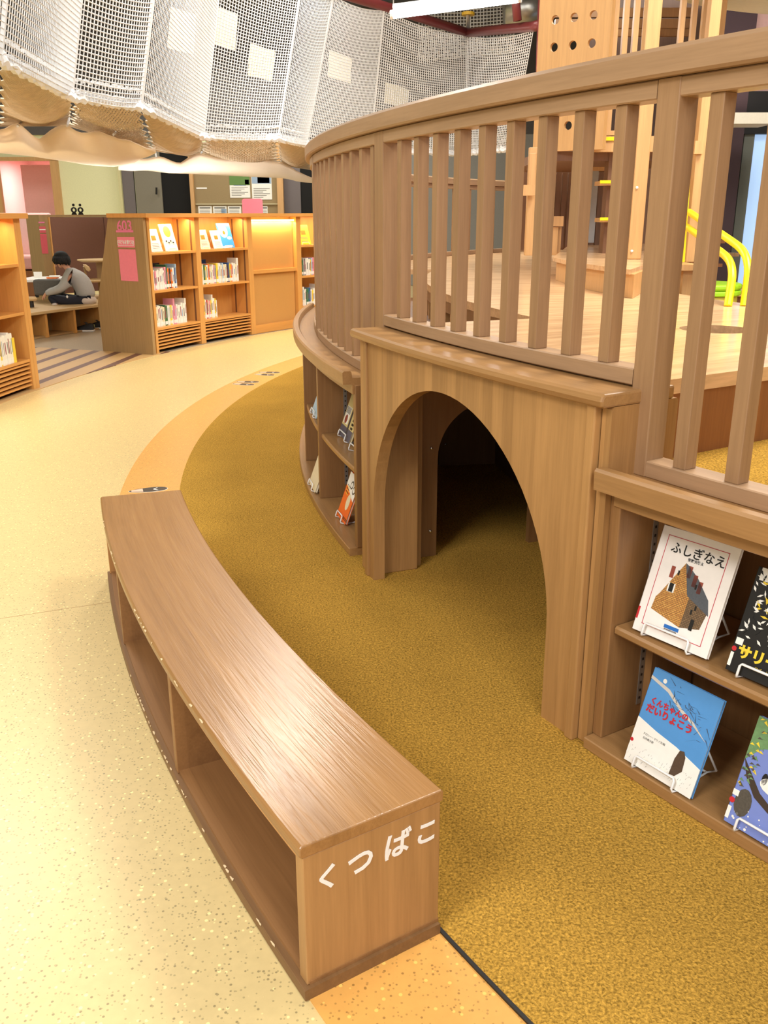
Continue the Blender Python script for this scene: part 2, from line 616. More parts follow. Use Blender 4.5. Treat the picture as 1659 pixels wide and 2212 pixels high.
# arched portal
AC, AH, AZ = 205.87, .575, .285       # centre angle, arch radius, springing height


def arch_z(s):
    return AZ + math.sqrt(max(0, AH * AH - s * s)) if abs(s) < AH else 0.


def arch_panel(m, c, r0, r1, ac, half, hr, zs, ztop, wide0, wide1):
    """upright curved board with an arched opening: c centre, angles wide0..wide1, opening radius hr at angle ac"""
    k = 180 / math.pi / r1
    ss = sorted(set([(wide0 - ac) / k, (wide1 - ac) / k] + [hr * math.cos(t) for t in np.linspace(0, math.pi, 41)]))

    def zlo(s):
        return zs + math.sqrt(max(0, hr * hr - s * s))
    for a, b in zip(ss[:-1], ss[1:]):
        inside = abs((a + b) / 2) < hr
        za, zb = (zlo(a), zlo(b)) if inside else (0, 0)
        A, Bn = ac + a * k, ac + b * k
        p = [pol(c, r1, A, za), pol(c, r1, Bn, zb), pol(c, r1, Bn, ztop), pol(c, r1, A, ztop),
             pol(c, r0, A, za), pol(c, r0, Bn, zb), pol(c, r0, Bn, ztop), pol(c, r0, A, ztop)]
        m.add(p, [(0, 1, 2, 3), (4, 7, 6, 5), (0, 4, 5, 1), (3, 2, 6, 7)])
    for s, sg in ((-hr, 1), (hr, -1)):      # straight jamb reveals
        A = ac + s * k
        m.add([pol(c, r1, A, 0), pol(c, r0, A, 0), pol(c, r0, A, zs), pol(c, r1, A, zs)], [(0, 1, 2, 3)])
    for A in (wide0, wide1):
        m.add([pol(c, r1, A, 0), pol(c, r0, A, 0), pol(c, r0, A, ztop), pol(c, r1, A, ztop)], [(0, 1, 2, 3)])


t = thing('arch_portal', 'wooden arched tunnel entrance in the side of the round play structure', 'archway', tuple(pol(D, 7.25, AC)))
m = M()
arch_panel(m, D, 7.215, 7.262, AC, 4.6, AH, AZ, .951, 200.95, 211.3)
build('arch_panel', m, W_PORTAL, t)
build('ledge', M().sweep(D, [(7.04, .951), (7.285, .951), (7.293, .956), (7.297, .968), (7.293, .98), (7.285, .986), (7.04, .986)], 200.05, 211.86), W_CAP, t, bevel=.006)
build('stile', M().radbox(D, 211.42, 7.05, 7.276, .031, 0, .951), W_PORTAL, t, bevel=.004)
build('stile', M().radbox(D, 200.83, 7.05, 7.272, .03, 0, .951), W_PORTAL, t, bevel=.004)
build('side_post', M().arc(D, 7.02, 7.255, 0, .951, 211.58, 211.84, .006), W_PORTAL, t)
build('side_post', M().arc(D, 7.02, 7.255, 0, .951, 200.1, 200.66, .004), W_PORTAL, t)
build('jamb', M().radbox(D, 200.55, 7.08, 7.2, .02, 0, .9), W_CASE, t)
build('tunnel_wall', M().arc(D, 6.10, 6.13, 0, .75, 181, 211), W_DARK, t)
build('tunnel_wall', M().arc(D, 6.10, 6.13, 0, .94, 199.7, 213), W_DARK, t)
for ab, lo in ((199.87, True), (188.0, True), (212.2, False)):
    # bulkhead with its own small arch, standing across the tunnel
    m = M()
    hr, rc, zs = .225, 6.69, .43
    ss = sorted([7.09 - rc, 6.13 - rc] + [hr * math.cos(v) for v in np.linspace(0, math.pi, 25)])
    w = .014 * 180 / math.pi / 6.7
    zt = .762
    for a, b in zip(ss[:-1], ss[1:]):
        ins = abs((a + b) / 2) < hr
        z0 = zs + math.sqrt(max(0, hr * hr - a * a)) if ins else 0
        z1 = zs + math.sqrt(max(0, hr * hr - b * b)) if ins else 0
        m.hexa([pol(D, rc + a, ab - w, z0), pol(D, rc + b, ab - w, z1), pol(D, rc + b, ab + w, z1), pol(D, rc + a, ab + w, z0),
                pol(D, rc + a, ab - w, zt), pol(D, rc + b, ab - w, zt), pol(D, rc + b, ab + w, zt), pol(D, rc + a, ab + w, zt)])
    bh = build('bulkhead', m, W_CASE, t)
    n_ = Vector((-math.sin(rad(ab)), math.cos(rad(ab)), 0))
    if lo:
        for rr, z in ((6.945, .115), (6.945, .48), (6.43, .13)):
            p = pol(D, rr, ab, z) - n_ * 0 + Vector((math.sin(rad(ab)), -math.cos(rad(ab)), 0)) * -.016
            build('screw', M().ball(p, .008, 6), SCREW, bh, smooth=True)

# railings
SW, SD = .0375, .041


def railing(name, label, a0, a1, zb, slats, post0=None, post1=None, rail_from=None, mat=None):
    t = thing(name, label, 'railing', tuple(pol(D, 7.13, (a0 + a1) / 2, zb)), 'railing panels of the play structure')
    b0, b1 = rail_from or (a0, a1)
    build('top_rail', M().arc(D, 7.098, 7.16, 1.647, 1.689, b0, b1, .003), W_RAIL, t)
    build('bottom_rail', M().arc(D, 7.092, 7.16, zb, zb + .042, b0, b1, .003), W_RAIL, t)
    for s in slats:
        build('baluster', M().radbox(D, s + .15, 7.15 - SD, 7.15, SW, zb + .042, 1.647), W_POST, t, bevel=.002)
    for p in (post0, post1):
        if p:
            build('post', M().radbox(D, (p[0] + p[1]) / 2, 7.098, 7.162, (p[1] - p[0]) * 7.16 * math.pi / 180, .768, 1.689), W_POST, t, bevel=.003)
    return t


railing('railing', 'wooden slat railing panel standing on the ledge above the arch', 200.13, 211.58, .991,
        [201.03 + 1.182 * k for k in range(9)])
railing('railing', 'tightly foreshortened slat railing panel left of the arch above the low bookcase', 188.4, 200.12, .768,
        [189.05 + 1.205 * k for k in range(9)], post1=(199.36, 200.12), rail_from=(188.4, 199.36))
railing('railing', 'slat railing panel at the right edge behind the heavy square post', 211.6, 224.5, .768,
        [212.72 + 1.19 * k for k in range(9)], post0=(211.6, 212.13), rail_from=(211.86, 224.5))
railing('railing', 'slat railing panel turning out of sight at the left end of the play structure', 176.6, 188.4, .768,
        [177.4 + 1.2 * k for k in range(9)], post1=(187.85, 188.4), rail_from=(176.6, 187.85))
a = 176.6
nm = ['first', 'second', 'third', 'fourth']
for k in range(4):
    railing('railing', f'slat railing panel on the far rim seen across the deck, {nm[k]} from the bookcases', a - 11.8, a, .985 if k > 0 else .768,
            [a - 11.8 + .9 + 1.2 * j * (1 if k < 1 else 2) for j in range(9 if k < 1 else 4)], post1=(a - .55, a), rail_from=(a - 11.8, a - .55))
    a -= 11.8
capo = single('handrail', M().sweep(D, [(7.075, 1.690), (7.18, 1.690), (7.186, 1.696), (7.187, 1.742), (7.178, 1.752), (7.085, 1.752), (7.075, 1.742)], 127, 228), W_RAIL,
              'broad curved wooden handrail capping the slat railings all round the rim', 'handrail', tuple(pol(D, 7.13, 200, 1.69)))

# deck, step and lower floor inside the rim
t = thing('deck', 'glossy wooden platform floor inside the railing with a round hole', 'platform', tuple(pol(D, 6.3, 200, .985)))
m = M()
dz0, dz1 = .945, .985
HA, HR = 205.0, 6.03
w0, w1, q0, q1 = 203.4, 206.6, 5.83, 6.23
m.arc(D, 6.23, 7.09, dz0, dz1, 199.6, 211.35)
m.arc(D, 4.2, 5.83, dz0, dz1, 198.4, 211.35)
m.arc(D, 5.83, 6.23, dz0, dz1, 199.6, w0)
m.arc(D, 5.83, 6.23, dz0, dz1, w1, 211.35)
hc_ = pol(D, HR, HA)
n = 48
ring_i, ring_o = [], []
for i in range(n):
    an = 2 * math.pi * i / n
    ring_i.append(hc_ + Vector((math.cos(an), math.sin(an), 0)) * .133)
    ca, sa = math.cos(an), math.sin(an)
    sc = 1 / max(abs(ca), abs(sa))
    rr = HR + (q1 - q0) / 2 * ca * sc
    th = HA + (w1 - w0) / 2 * sa * sc
    ring_o.append(pol(D, rr, th))
# align the hole ring with the radial frame
ea, eb = Vector((math.cos(rad(HA)), math.sin(rad(HA)), 0)), Vector((-math.sin(rad(HA)), math.cos(rad(HA)), 0))
ring_i = [hc_ + ea * math.cos(2 * math.pi * i / n) * .133 + eb * math.sin(2 * math.pi * i / n) * .133 for i in range(n)]
vs = [p + Vector((0, 0, dz1)) for p in ring_i + ring_o] + [p + Vector((0, 0, dz0)) for p in ring_i]
m.add(vs, [(i, (i + 1) % n, n + (i + 1) % n, n + i) for i in range(n)] + [(i, 2 * n + i, 2 * n + (i + 1) % n, (i + 1) % n) for i in range(n)])
m.arc(D, 5.2, 5.83, dz0, dz1, 168, 198.4)
m.arc(D, 5.83, 6.45, dz0, dz1, 168, 199.6)
m.arc(D, 5.2, 7.09, dz0, dz1, 122, 168)
build('deck_boards', m, W_DECK, t)
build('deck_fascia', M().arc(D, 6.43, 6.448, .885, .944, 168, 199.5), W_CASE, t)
W_EDGE = wood('deck_edge_wood', (150, 96, 52), 'z', stave=.09, rough=.5)
m = M()
m.prism([tuple(pol(D, 4.2, 211.3))[:2], tuple(pol(D, 7.09, 211.3))[:2], tuple(pol(D, 7.09, 211.15))[:2], tuple(pol(D, 4.2, 211.12))[:2]], .765, .944)
build('deck_side', m, W_EDGE, t)  # shadow on the deck side is put into this darker brown
m = M()
for k in range(16):
    build('deck_post', M().radbox(D, 169.5 + k * 1.95, 6.40, 6.435, .05, .765, .885), W_TOWER, t)
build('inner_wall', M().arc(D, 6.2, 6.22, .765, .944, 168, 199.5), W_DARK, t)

single('lower_carpet', M().arc(D, 3.9, 7.09, .735, .765, 211.3, 228), CARPET, 'mustard carpet on the lower level inside the railing at the right', 'carpet', tuple(pol(D, 6.5, 215, .765)))
single('trench_floor', M().arc(D, 6.13, 7.09, .735, .765, 168, 199.6), W_DARK, 'low boarded gangway between the left railing and the deck', 'platform', tuple(pol(D, 6.7, 190, .765)))

t = thing('step', 'raised curved wooden step in the middle of the deck', 'step', tuple(pol(D, 5.4, 180, .985)))


def step_poly(R, x_off=0.):
    q = [pol(D, R, a) for a in np.linspace(178.6, 193, 40)]
    return [(1.9, 9.4)] + [(p.x, p.y) for p in q] + [(2.02 + x_off, 6.45), (2.6 + x_off, 8.6), (3.2, 9.6)]


build('step_tread', M().prism(step_poly(5.61), 1.105, 1.13), W_DECK, t)
build('step_riser', M().prism(step_poly(5.585, -.02), .986, 1.105), W_TOWER, t)

# ------------------------------------------------------------------ shoe bench
HB, BF0, BF1 = .338, 197.58, 212.6
t = thing('shoe_bench', 'long curved wooden shoe bench with open compartments and white lettering on its end', 'bench', tuple(pol(B, 8.64, 205)))
bt = build('seat_top', M().sweep(B, [(8.481, .311), (8.792, .311), (8.797, .315), (8.797, .333), (8.791, .338), (8.487, .338), (8.481, .333)], BF0, BF1, 40), W_BTOP, t, bevel=.003)
build('base_board', M().arc(B, 8.487, 8.80, -.003, .022, BF0 + .05, BF1 + .05, .002, 40), W_KICK, t)
build('bottom_shelf', M().arc(B, 8.487, 8.785, .022, .030, BF0 + .1, BF1, 0, 40), W_INNER, t)
build('back_panel', M().arc(B, 8.487, 8.503, .022, .311, BF0 + .1, BF1 - .1, 0, 40), W_INNER, t)
build('edge_rail', M().arc(B, 8.77, 8.787, .293, .311, BF0 + .05, BF1 - .1, 0, 40), W_BENDZ, t)


chips = M()
rc = random.Random(21)
for (R_, z_, n_, a_lo, a_hi) in ((8.8012, .0225, 46, 203.0, 212.4), (8.7975, .3345, 26, 199.0, 210.0)):
    for k in range(n_):
        aa = rc.uniform(a_lo, a_hi) if k % 3 else rc.uniform(204.6, 206.6)
        ln = rc.uniform(.03, .16)
        dz = rc.uniform(.0008, .003)
        dr = rc.uniform(.001, .0045)
        p = [pol(B, R_, aa, z_ - dz), pol(B, R_ + .0003, aa + ln * .5, z_ - dz * 1.4), pol(B, R_, aa + ln, z_ - dz * .3), pol(B, R_ - dr, aa + ln * .8, z_ + .0012), pol(B, R_ - dr * .6, aa + ln * .3, z_ + .0012)]
        chips.add(p, [tuple(range(5))])
build('edge_wear', chips, plain('bare_wood_chip', (222, 196, 156), .8), t)['kind'] = 'stuff'


def bench_panel(name, a, w, mat):
    return build(name, M().radbox(B, a, 8.487, 8.790, w, .022, .311), mat, t, bevel=.002)


W_BENDST = wood('bench_end_staves', (172, 130, 82), 'z', B, stave=0, sv=0, rough=.4, con=.2)
endp = bench_panel('end_panel', 212.49, .03, W_BENDST)
bench_panel('end_panel', 197.72, .03, W_BENDZ)
for a in (202.1, 207.42):
    bench_panel('divider', a, .026, W_INNER)
# kana reading  ku tsu ba ko  on the near end
e0 = pol(B, 8.79, 212.49)
ex = (pol(B, 8.0, 212.49) - e0).normalized()
en = Vector((-math.sin(rad(212.49)), math.cos(rad(212.49)), 0))
for ch, s, z, sz in (('く', .047, .2445, .056), ('つ', .117, .2475, .062), ('ば', .199, .251, .062), ('こ', .268, .2505, .056)):
    o = e0 + ex * s + en * .0157 + Vector((0, 0, z))
    mm = M().join(text(ch, sz, .001, bold=.0013, shear=.12), frame_mtx(o, ex, (0, 0, 1)))
    build('lettering', mm, WHITE, endp)

# shoe outlines printed on the band
def sticker(p, ang, ln, label, group=None, flip=1):
    o = thing('floor_sticker', label, 'sticker', tuple(p), group)
    prof = []
    for i in range(40):
        a = 2 * math.pi * i / 40
        x = math.cos(a)
        w = .19 + .05 * x
        prof.append((x * ln / 2, math.sin(a) * w * ln * (1 + (.06 * flip if math.sin(a) > 0 else 0))))
    ca, sa = math.cos(ang), math.sin(ang)

    def tr(pp, z0, z1):
        return M().prism([(p[0] + x * ca - y * sa, p[1] + x * sa + y * ca) for x, y in pp], z0, z1)
    build('outline', tr([(x * 1.03, y * 1.07) for x, y in prof], -.003, -.0018), PAPER, o)
    build('sole', tr(prof, -.0018, -.0008), STICK, o)
    heel = [(-ln * .44 + ln * .0, -.07 * ln), (-ln * .14, -.14 * ln), (-ln * .14, .14 * ln), (-ln * .44, .07 * ln)]
    build('heel', tr(heel, -.0008, -.0002), STICKP, o)
    mm = M()
    for sg in (1, -1):
        mm.join(tr([(ln * .12, sg * .0), (ln * .16, sg * .0), (ln * .26, sg * .11 * ln), (ln * .22, sg * .12 * ln)], -.0008, -.0002))
    build('chevron', mm, PAPER, o)
    return o


sticker((-1.265, 4.61, 0), rad(18), .20, 'single printed shoe outline on the orange band against the far end of the bench')
sticker((-1.2, 7.88, 0), rad(-4), .20, 'far shoe outline of the nearer pair printed on the orange band')
sticker((-1.22, 7.76, 0), rad(-16), .20, 'near shoe outline of the nearer pair printed on the orange band', None, -1)
sticker((-1.07, 8.377, 0), rad(-6), .20, 'far shoe outline of the farther pair printed on the orange band')
sticker((-1.10, 8.255, 0), rad(-20), .20, 'near shoe outline of the farther pair printed on the orange band', None, -1)

# ------------------------------------------------------------------ setting: walls and ceiling
struct('ceiling', M().prism([(-12, -4), (16, -4), (16, 26), (-12, 26)], 5.1, 5.2), CEIL)
YW = 19.2
pxw = lambda px: at(px, 420, YW).x
m = M()
m.box(((pxw(131) + 16) / 2, YW + .1, 2.55), (16 - pxw(131), .2, 5.1))
m.box(((pxw(-10) - 12) / 2, YW + .1, 2.55), (pxw(-10) + 12, .2, 5.1))
zt = at(60, 347, YW).z
m.box(((pxw(131) + pxw(-10)) / 2, YW + .1, (zt + 5.1) / 2), (pxw(131) - pxw(-10), .2, 5.1 - zt))
struct('wall_back', m, CREAM)
struct('wall_back_upper', M().box((2, YW - .04, 4.0), (24, .06, 2.2)), plain('grey_upper_wall', (96, 92, 90), .9))
struct('wall_right', M().box((14.1, 10, 2.55), (.2, 28, 5.1)), PLUM)
struct('wall_left', M().box((-10.1, 10, 2.55), (.2, 28, 5.1)), CREAM)
# pink side room behind the opening at the far left
m = M()
m.box(((pxw(131) + pxw(-10)) / 2, YW + 3.0, 1.6), (3.4, .1, 3.2))
m.box((pxw(131) + .08, YW + 1.6, 1.6), (.1, 2.8, 3.2))
m.box((pxw(-10) - .4, YW + 1.6, 1.6), (.1, 2.8, 3.2))
m.box(((pxw(131) + pxw(-10)) / 2, YW + 1.6, 2.62), (2.4, 2.8, .06))
struct('wall_side_room', m, PINKW)
area('side_room_light', ((pxw(20) + pxw(90)) / 2, YW + 1.6, 2.5), .9, .9, 46, (1, .9, .88))
m = M()
for x0, x1 in ((118, 134), (-8, 6)):
    m.box(((pxw(x0) + pxw(x1)) / 2, YW - .03, zt / 2), (pxw(x1) - pxw(x0), .12, zt))
m.box(((pxw(-8) + pxw(134)) / 2, YW - .03, zt + .03), (pxw(134) - pxw(-8), .12, .07))
struct('door_1', m, W_TOWER, label='wood framed opening into the pink side room')
single('side_room_screen', M().box(((pxw(8) + pxw(100)) / 2, YW + 1.1, 1.25), (pxw(100) - pxw(8), .06, 2.3)), PINKW,
       'pale pink inner screen standing inside the far left doorway', 'screen', ((pxw(8) + pxw(100)) / 2, YW + 1.1, .1))


def wallbit(name, px0, px1, z0, z1, mat, y=YW, th=.06, **k):
    return struct(name, M().box(((pxw(px0) + pxw(px1)) / 2, y - th / 2, (z0 + z1) / 2), (pxw(px1) - pxw(px0), th, z1 - z0)), mat, **k)


GREYD = plain('grey_door', (126, 120, 104), .6)
GREYP = plain('grey_panel', (108, 100, 100), .6)
BOARD = plain('notice_board_felt', (152, 132, 96), .95)
wallbit('trim_2', 262, 268, 0, 2.9, plain('cream_jamb', (206, 200, 150), .7), th=.14)
wallbit('trim_3', 268, 293, 0, 2.9, GREYP)
door2 = wallbit('door_2', 296, 352, 0, 2.9, GREYD, th=.08)
wallbit('door_3', 352, 416, 0, 2.9, DARKV, th=.03, label='open doorway, its darkness painted as a black board')
wallbit('trim_4', 614, 650, 0, 2.9, GREYP, th=.05)
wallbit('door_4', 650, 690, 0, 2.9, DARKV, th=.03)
wallbit('trim_6', 690, 1700, 0, 2.9, plain('grey_back_wall', (156, 154, 148), .8), th=.05)
m = M()
m.tube([at(338, 405, YW - .16), at(338, 420, YW - .16)], .02, 6)
build('door_handle', m, BLACK, door2)

# notice board
t = thing('notice_board', 'tan notice board with wooden posts on the back wall above the bookcases', 'notice board', (pxw(510), YW - .1, 0))
zb0, zb1 = at(500, 470, YW).z, 2.75
build('board', M().box(((pxw(420) + pxw(602)) / 2, YW - .08, (zb0 - .6 + zb1) / 2), (pxw(602) - pxw(420), .04, zb1 - zb0 + .6)), BOARD, t)
for a, b in ((415, 423), (601, 614)):
    build('post', M().box(((pxw(a) + pxw(b)) / 2, YW - .12, zb1 / 2), (pxw(b) - pxw(a), .14, zb1)), W_TOWER, t)
build('ledge', M().box(((pxw(424) + pxw(601)) / 2, YW - .115, at(500, 441, YW).z), (pxw(601) - pxw(424), .03, .02)), plain('cream_ledge', (206, 196, 158), .7), t)


def sheet(name, px0, py0, px1, py1, label, bits, cat='poster', y=YW - .105, base=PAPER, group=None):
    a, b = at(px0, py0, y), at(px1, py1, y)
    w, h = b.x - a.x, a.z - b.z
    o = thing(name, label, cat, ((a.x + b.x) / 2, y, b.z), group)
    build('sheet', M().box(((a.x + b.x) / 2, y, (a.z + b.z) / 2), (w, .006, h)), base, o)
    for nm_, u0, v0, u1, v1, mt_ in bits:
        build(nm_, M().box((a.x + w * (u0 + u1) / 2, y - .004, b.z + h * (v0 + v1) / 2), (w * (u1 - u0), .003, h * (v1 - v0))), mt_, o)
    return o


PG = plain('poster_green', (96, 132, 66), .6)
PR = plain('poster_red', (150, 66, 76), .6)
PB = plain('poster_blue', (150, 172, 196), .6)
PY = plain('poster_yellow', (226, 190, 70), .6)
INK = plain('print_grey', (120, 118, 112), .7)
lines = [('text_line', .08, .34 - .055 * k, .9 - .17 * (k % 3), .355 - .055 * k, INK) for k in range(6)]
sheet('poster', 494, 362, 541, 427, 'poster with a green meadow picture hanging under the drape on the notice board',
      [('picture', 0, .42, 1, 1, PG), ('sun_spot', .76, .44, .96, .60, PY), ('caption_bar', .2, .40, .8, .43, PB)] + lines)
sheet('poster', 542, 362, 588, 431, 'poster with a red and black picture on the notice board, right of the green one',
      [('picture', .02, .5, .98, 1, PB), ('picture_shape', .3, .52, .9, .95, PR), ('picture_shape', .42, .54, .7, .74, BLACK), ('picture_shape', .48, .58, .62, .7, PAPER)] + lines)
sheet('notice', 424, 405, 447, 408, 'small white name strip at the left of the notice board', [], 'notice')
for i, (a, b, lb) in enumerate(((428, 459, 'white notice with a bold heading at the bottom left of the notice board'),
                                (460, 491, 'white notice with a blue corner, second along the bottom of the notice board'),
                                (492, 522, 'pale notice left of the pink card along the bottom of the notice board'),
                                (566, 579, 'narrow bluish notice half hidden by the pink card'))):
    bits = [('heading', .1, .82, .9, .92, INK)] + [('text_line', .1, .7 - .1 * k, .85, .73 - .1 * k, INK) for k in range(5)]
    if i == 1: bits.append(('picture', .6, .45, .98, .8, PB))
    sheet('notice', a, 445, b, 476, lb, bits, 'notice')

# ------------------------------------------------------------------ ring of bookcases
R0, R1 = 9.80, 10.48
SHZ = (1.003, .622, .236)
LED = plain('lamp_strip', (255, 226, 150), .5, emit=(255, 214, 120), es=9)


def bay(name, label, a_l, a_r, end=None):
    """a_l larger angle (left as seen), a_r smaller"""
    t = thing(name, label, 'bookcase', tuple(pol(D, 10.1, (a_l + a_r) / 2)), 'tall curved bookcases beyond the walkway')
    build('back_panel', M().arc(D, 10.10, 10.13, .04, 1.37, a_r, a_l), W_SHELFZ, t)
    build('rear_panel', M().sweep(D, [(10.46, 0), (10.478, 0), (10.486, .5), (10.235, 1.37), (10.215, 1.37), (10.465, .5)], a_r, a_l), W_ENDP, t)
    for a in (a_l - .12, a_r + .12):
        u = build('upright', M().radbox(D, a, 9.80, 10.10, .042, 0, 1.372), W_SHELFZ, t)
        for rr in (9.86, 10.03):
            sg = 1 if a == a_r + .12 else -1
            p = pol(D, rr, a) + Vector((-math.sin(rad(a)), math.cos(rad(a)), 0)) * sg * .0215
            build('shelf_standard', M().box((p.x, p.y, .80), (.022, .003, 1.1), rad(a)), W_DARK, u)
    for z in SHZ:
        build('shelf', M().arc(D, 9.805, 10.10, z - .002, z + .022, a_r + .24, a_l - .24), W_SHELF, t)
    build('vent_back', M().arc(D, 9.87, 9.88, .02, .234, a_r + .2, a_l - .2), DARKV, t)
    for k in range(6):
        z = .035 + k * .035
        build('vent_slat', M().sweep(D, [(9.81, z), (9.85, z + .006), (9.85, z + .019), (9.81, z + .013)], a_r + .25, a_l - .25), W_SHELF, t)
    am = (a_l + a_r) / 2
    p = pol(D, 9.87, am, 1.352)
    ln = abs(a_l - a_r) * math.pi / 180 * 9.87 * .86
    area('bookcase_lamp', p, .03, ln, 5.5, (1, .74, .42), (0, rad(-12), rad(am)))
    return t


BAYS = [('603', 159.0, 153.55), ('second', 153.55, 148.05), ('hidden', 142.75, 137.2)]
b1 = bay('bookcase', 'tall wooden bookcase with the pink 603 end panel', 158.6, 153.55)
b2 = bay('bookcase', 'tall wooden bookcase between the 603 bookcase and the lit tan panel', 153.55, 148.05)
b3 = bay('bookcase', 'tall wooden bookcase half hidden behind the round play structure', 142.75, 137.2)
b4 = bay('bookcase', 'tall wooden bookcase cut off by the left edge of the picture', 170.95, 176.4)
single('worktop', M().arc(D, 9.74, 10.22, 1.372, 1.414, 136.5, 159.1, .003), W_SHELF, 'long curved wooden top board over the 603 bookcase and its neighbours', 'worktop', tuple(pol(D, 10, 148, 1.372)))
single('worktop', M().arc(D, 9.74, 10.30, 1.372, 1.414, 170.2, 176.6, .003), W_SHELF, 'wooden top board over the bookcase at the left edge', 'worktop', tuple(pol(D, 10, 174, 1.372)))
build('side_board', M().radbox(D, 170.55, 9.80, 10.30, .05, 0, 1.372), W_SHELFZ, b4)

# end panel with 603 sign
_n0, _n1 = Vector((-2.421, 9.487, 0)), Vector((-3.043, 9.789, 0))
eu = (_n1 - _n0).normalized()
en = Vector((-eu.y, eu.x, 0))
if en.y > 0: en = -en
_n0 = _n0 - en * .04
prof = [(9.79, 0), (10.48, 0), (10.49, .50), (10.24, 1.372), (9.79, 1.372)]
m = M().slab([_n0 + eu * (R - 9.79) + Vector((0, 0, z)) for R, z in prof], en * .04)
ep = build('end_panel', m, W_ENDP, b1)
P0 = _n0 + en * .041


def on_end(px, py):
    return onplane(px, py, P0, en)


def end_patch(name, q, mat, parent, th=.003):
    return build(name, M().slab([on_end(*p) for p in q], en * th), mat, parent)


end_patch('sign_bar', [(251, 497), (288, 497), (288, 502), (251, 502)], PINKD, ep)
end_patch('sign_label', [(253, 512), (290, 512), (291.5, 535), (255, 534)], PINK, ep)
end_patch('sign_panel', [(256, 538), (292.5, 539), (299, 608), (262, 606)], PINK, ep)
ur = -eu     # to the right as seen


def end_text(s, px, py, size, mat, nm_, off=.002, bold=0., sx=1.):
    mm = M().join(text(s, size, .002, bold=bold), frame_mtx(on_end(px, py) + en * off, ur, (0, 0, 1)) @ Matrix.Diagonal((sx, 1, 1, 1)))
    build(nm_, mm, mat, ep)


end_text('603', 269, 489, .145, PINKD, 'lettering', bold=.002, sx=.92)
end_text('[子どもを育てる]', 272, 524, .046, WHITE, 'lettering', .005, bold=.0012, sx=.62)
end_patch('underline', [(256, 529.5), (289, 530), (289, 531), (256, 530.5)], WHITE, ep, .006)

# unseen fill lamps added behind the bookcases to brighten the canopies
area('canopy_fill', pol(D, 11.2, 148, 1.05), .3, 2.4, 42, (1, .95, .86), (rad(180), 0, rad(148)))
area('canopy_fill', pol(D, 11.0, 173.5, 1.05), .3, 1.2, 26, (1, .95, .86), (rad(180), 0, rad(173)))
# lit tan display panel between the bookcases
t = thing('display_panel', 'lit tan display panel with two sliding boards between the bookcases', 'display case', tuple(pol(D, 9.9, 145.4)))
a_r, a_l = 142.75, 148.05
TANP = plain('tan_board', (196, 146, 84), .28, vary=.1, scale=200)
build('back', M().arc(D, 9.90, 10.48, 0, 1.372, a_r, a_l), W_ENDP, t)
build('upper_board', M().arc(D, 9.86, 9.875, .75, 1.325, a_r + .3, a_l - .3), TANP, t)
build('lower_board', M().arc(D, 9.85, 9.865, .10, .72, a_r + .3, a_l - .3), TANP, t)
for z0, z1 in ((0, .10), (.715, .755)):
    build('rail', M().arc(D, 9.81, 9.90, z0, z1, a_r, a_l), W_SHELF, t)
for a in (a_r + .12, a_l - .12):
    build('stile', M().radbox(D, a, 9.80, 9.90, .042, 0, 1.372), W_SHELFZ, t)
build('lamp_strip', M().arc(D, 9.815, 9.84, 1.322, 1.342, a_r + .35, a_l - .35), LED, t)
area('display_lamp', pol(D, 9.825, 145.4, 1.315), .02, .8, 7, (1, .76, .36), (0, rad(-8), rad(145.4)))

# ------------------------------------------------------------------ shelved books
ORD = ['first', 'second', 'third', 'fourth', 'fifth', 'sixth', 'seventh', 'eighth', 'ninth', 'tenth', 'eleventh', 'twelfth', 'thirteenth', 'fourteenth',
       'fifteenth', 'sixteenth', 'seventeenth', 'eighteenth', 'nineteenth', 'twentieth', 'twenty-first', 'twenty-second', 'twenty-third', 'twenty-fourth',
       'twenty-fifth', 'twenty-sixth', 'twenty-seventh', 'twenty-eighth', 'twenty-ninth', 'thirtieth', 'thirty-first', 'thirty-second', 'thirty-third', 'thirty-fourth']
BC = {'white': (238, 234, 224), 'cream': (232, 220, 186), 'yellow': (240, 208, 60), 'red': (190, 50, 52), 'orange': (236, 120, 40), 'green': (60, 110, 70),
      'teal': (54, 112, 116), 'pink': (224, 150, 170), 'blue': (60, 90, 150), 'dark grey': (60, 58, 62), 'grey': (170, 166, 160), 'pale blue': (170, 200, 224)}
BM = {k: plain('book_' + k.replace(' ', '_'), v, .45) for k, v in BC.items()}
PAGES = plain('book_pages', (232, 224, 204), .9)
WEIGHT = ['white'] * 17 + ['cream'] * 5 + ['grey'] * 2 + ['yellow', 'yellow', 'pink', 'orange', 'green', 'blue', 'dark grey', 'pale blue']
rb = random.Random(11)


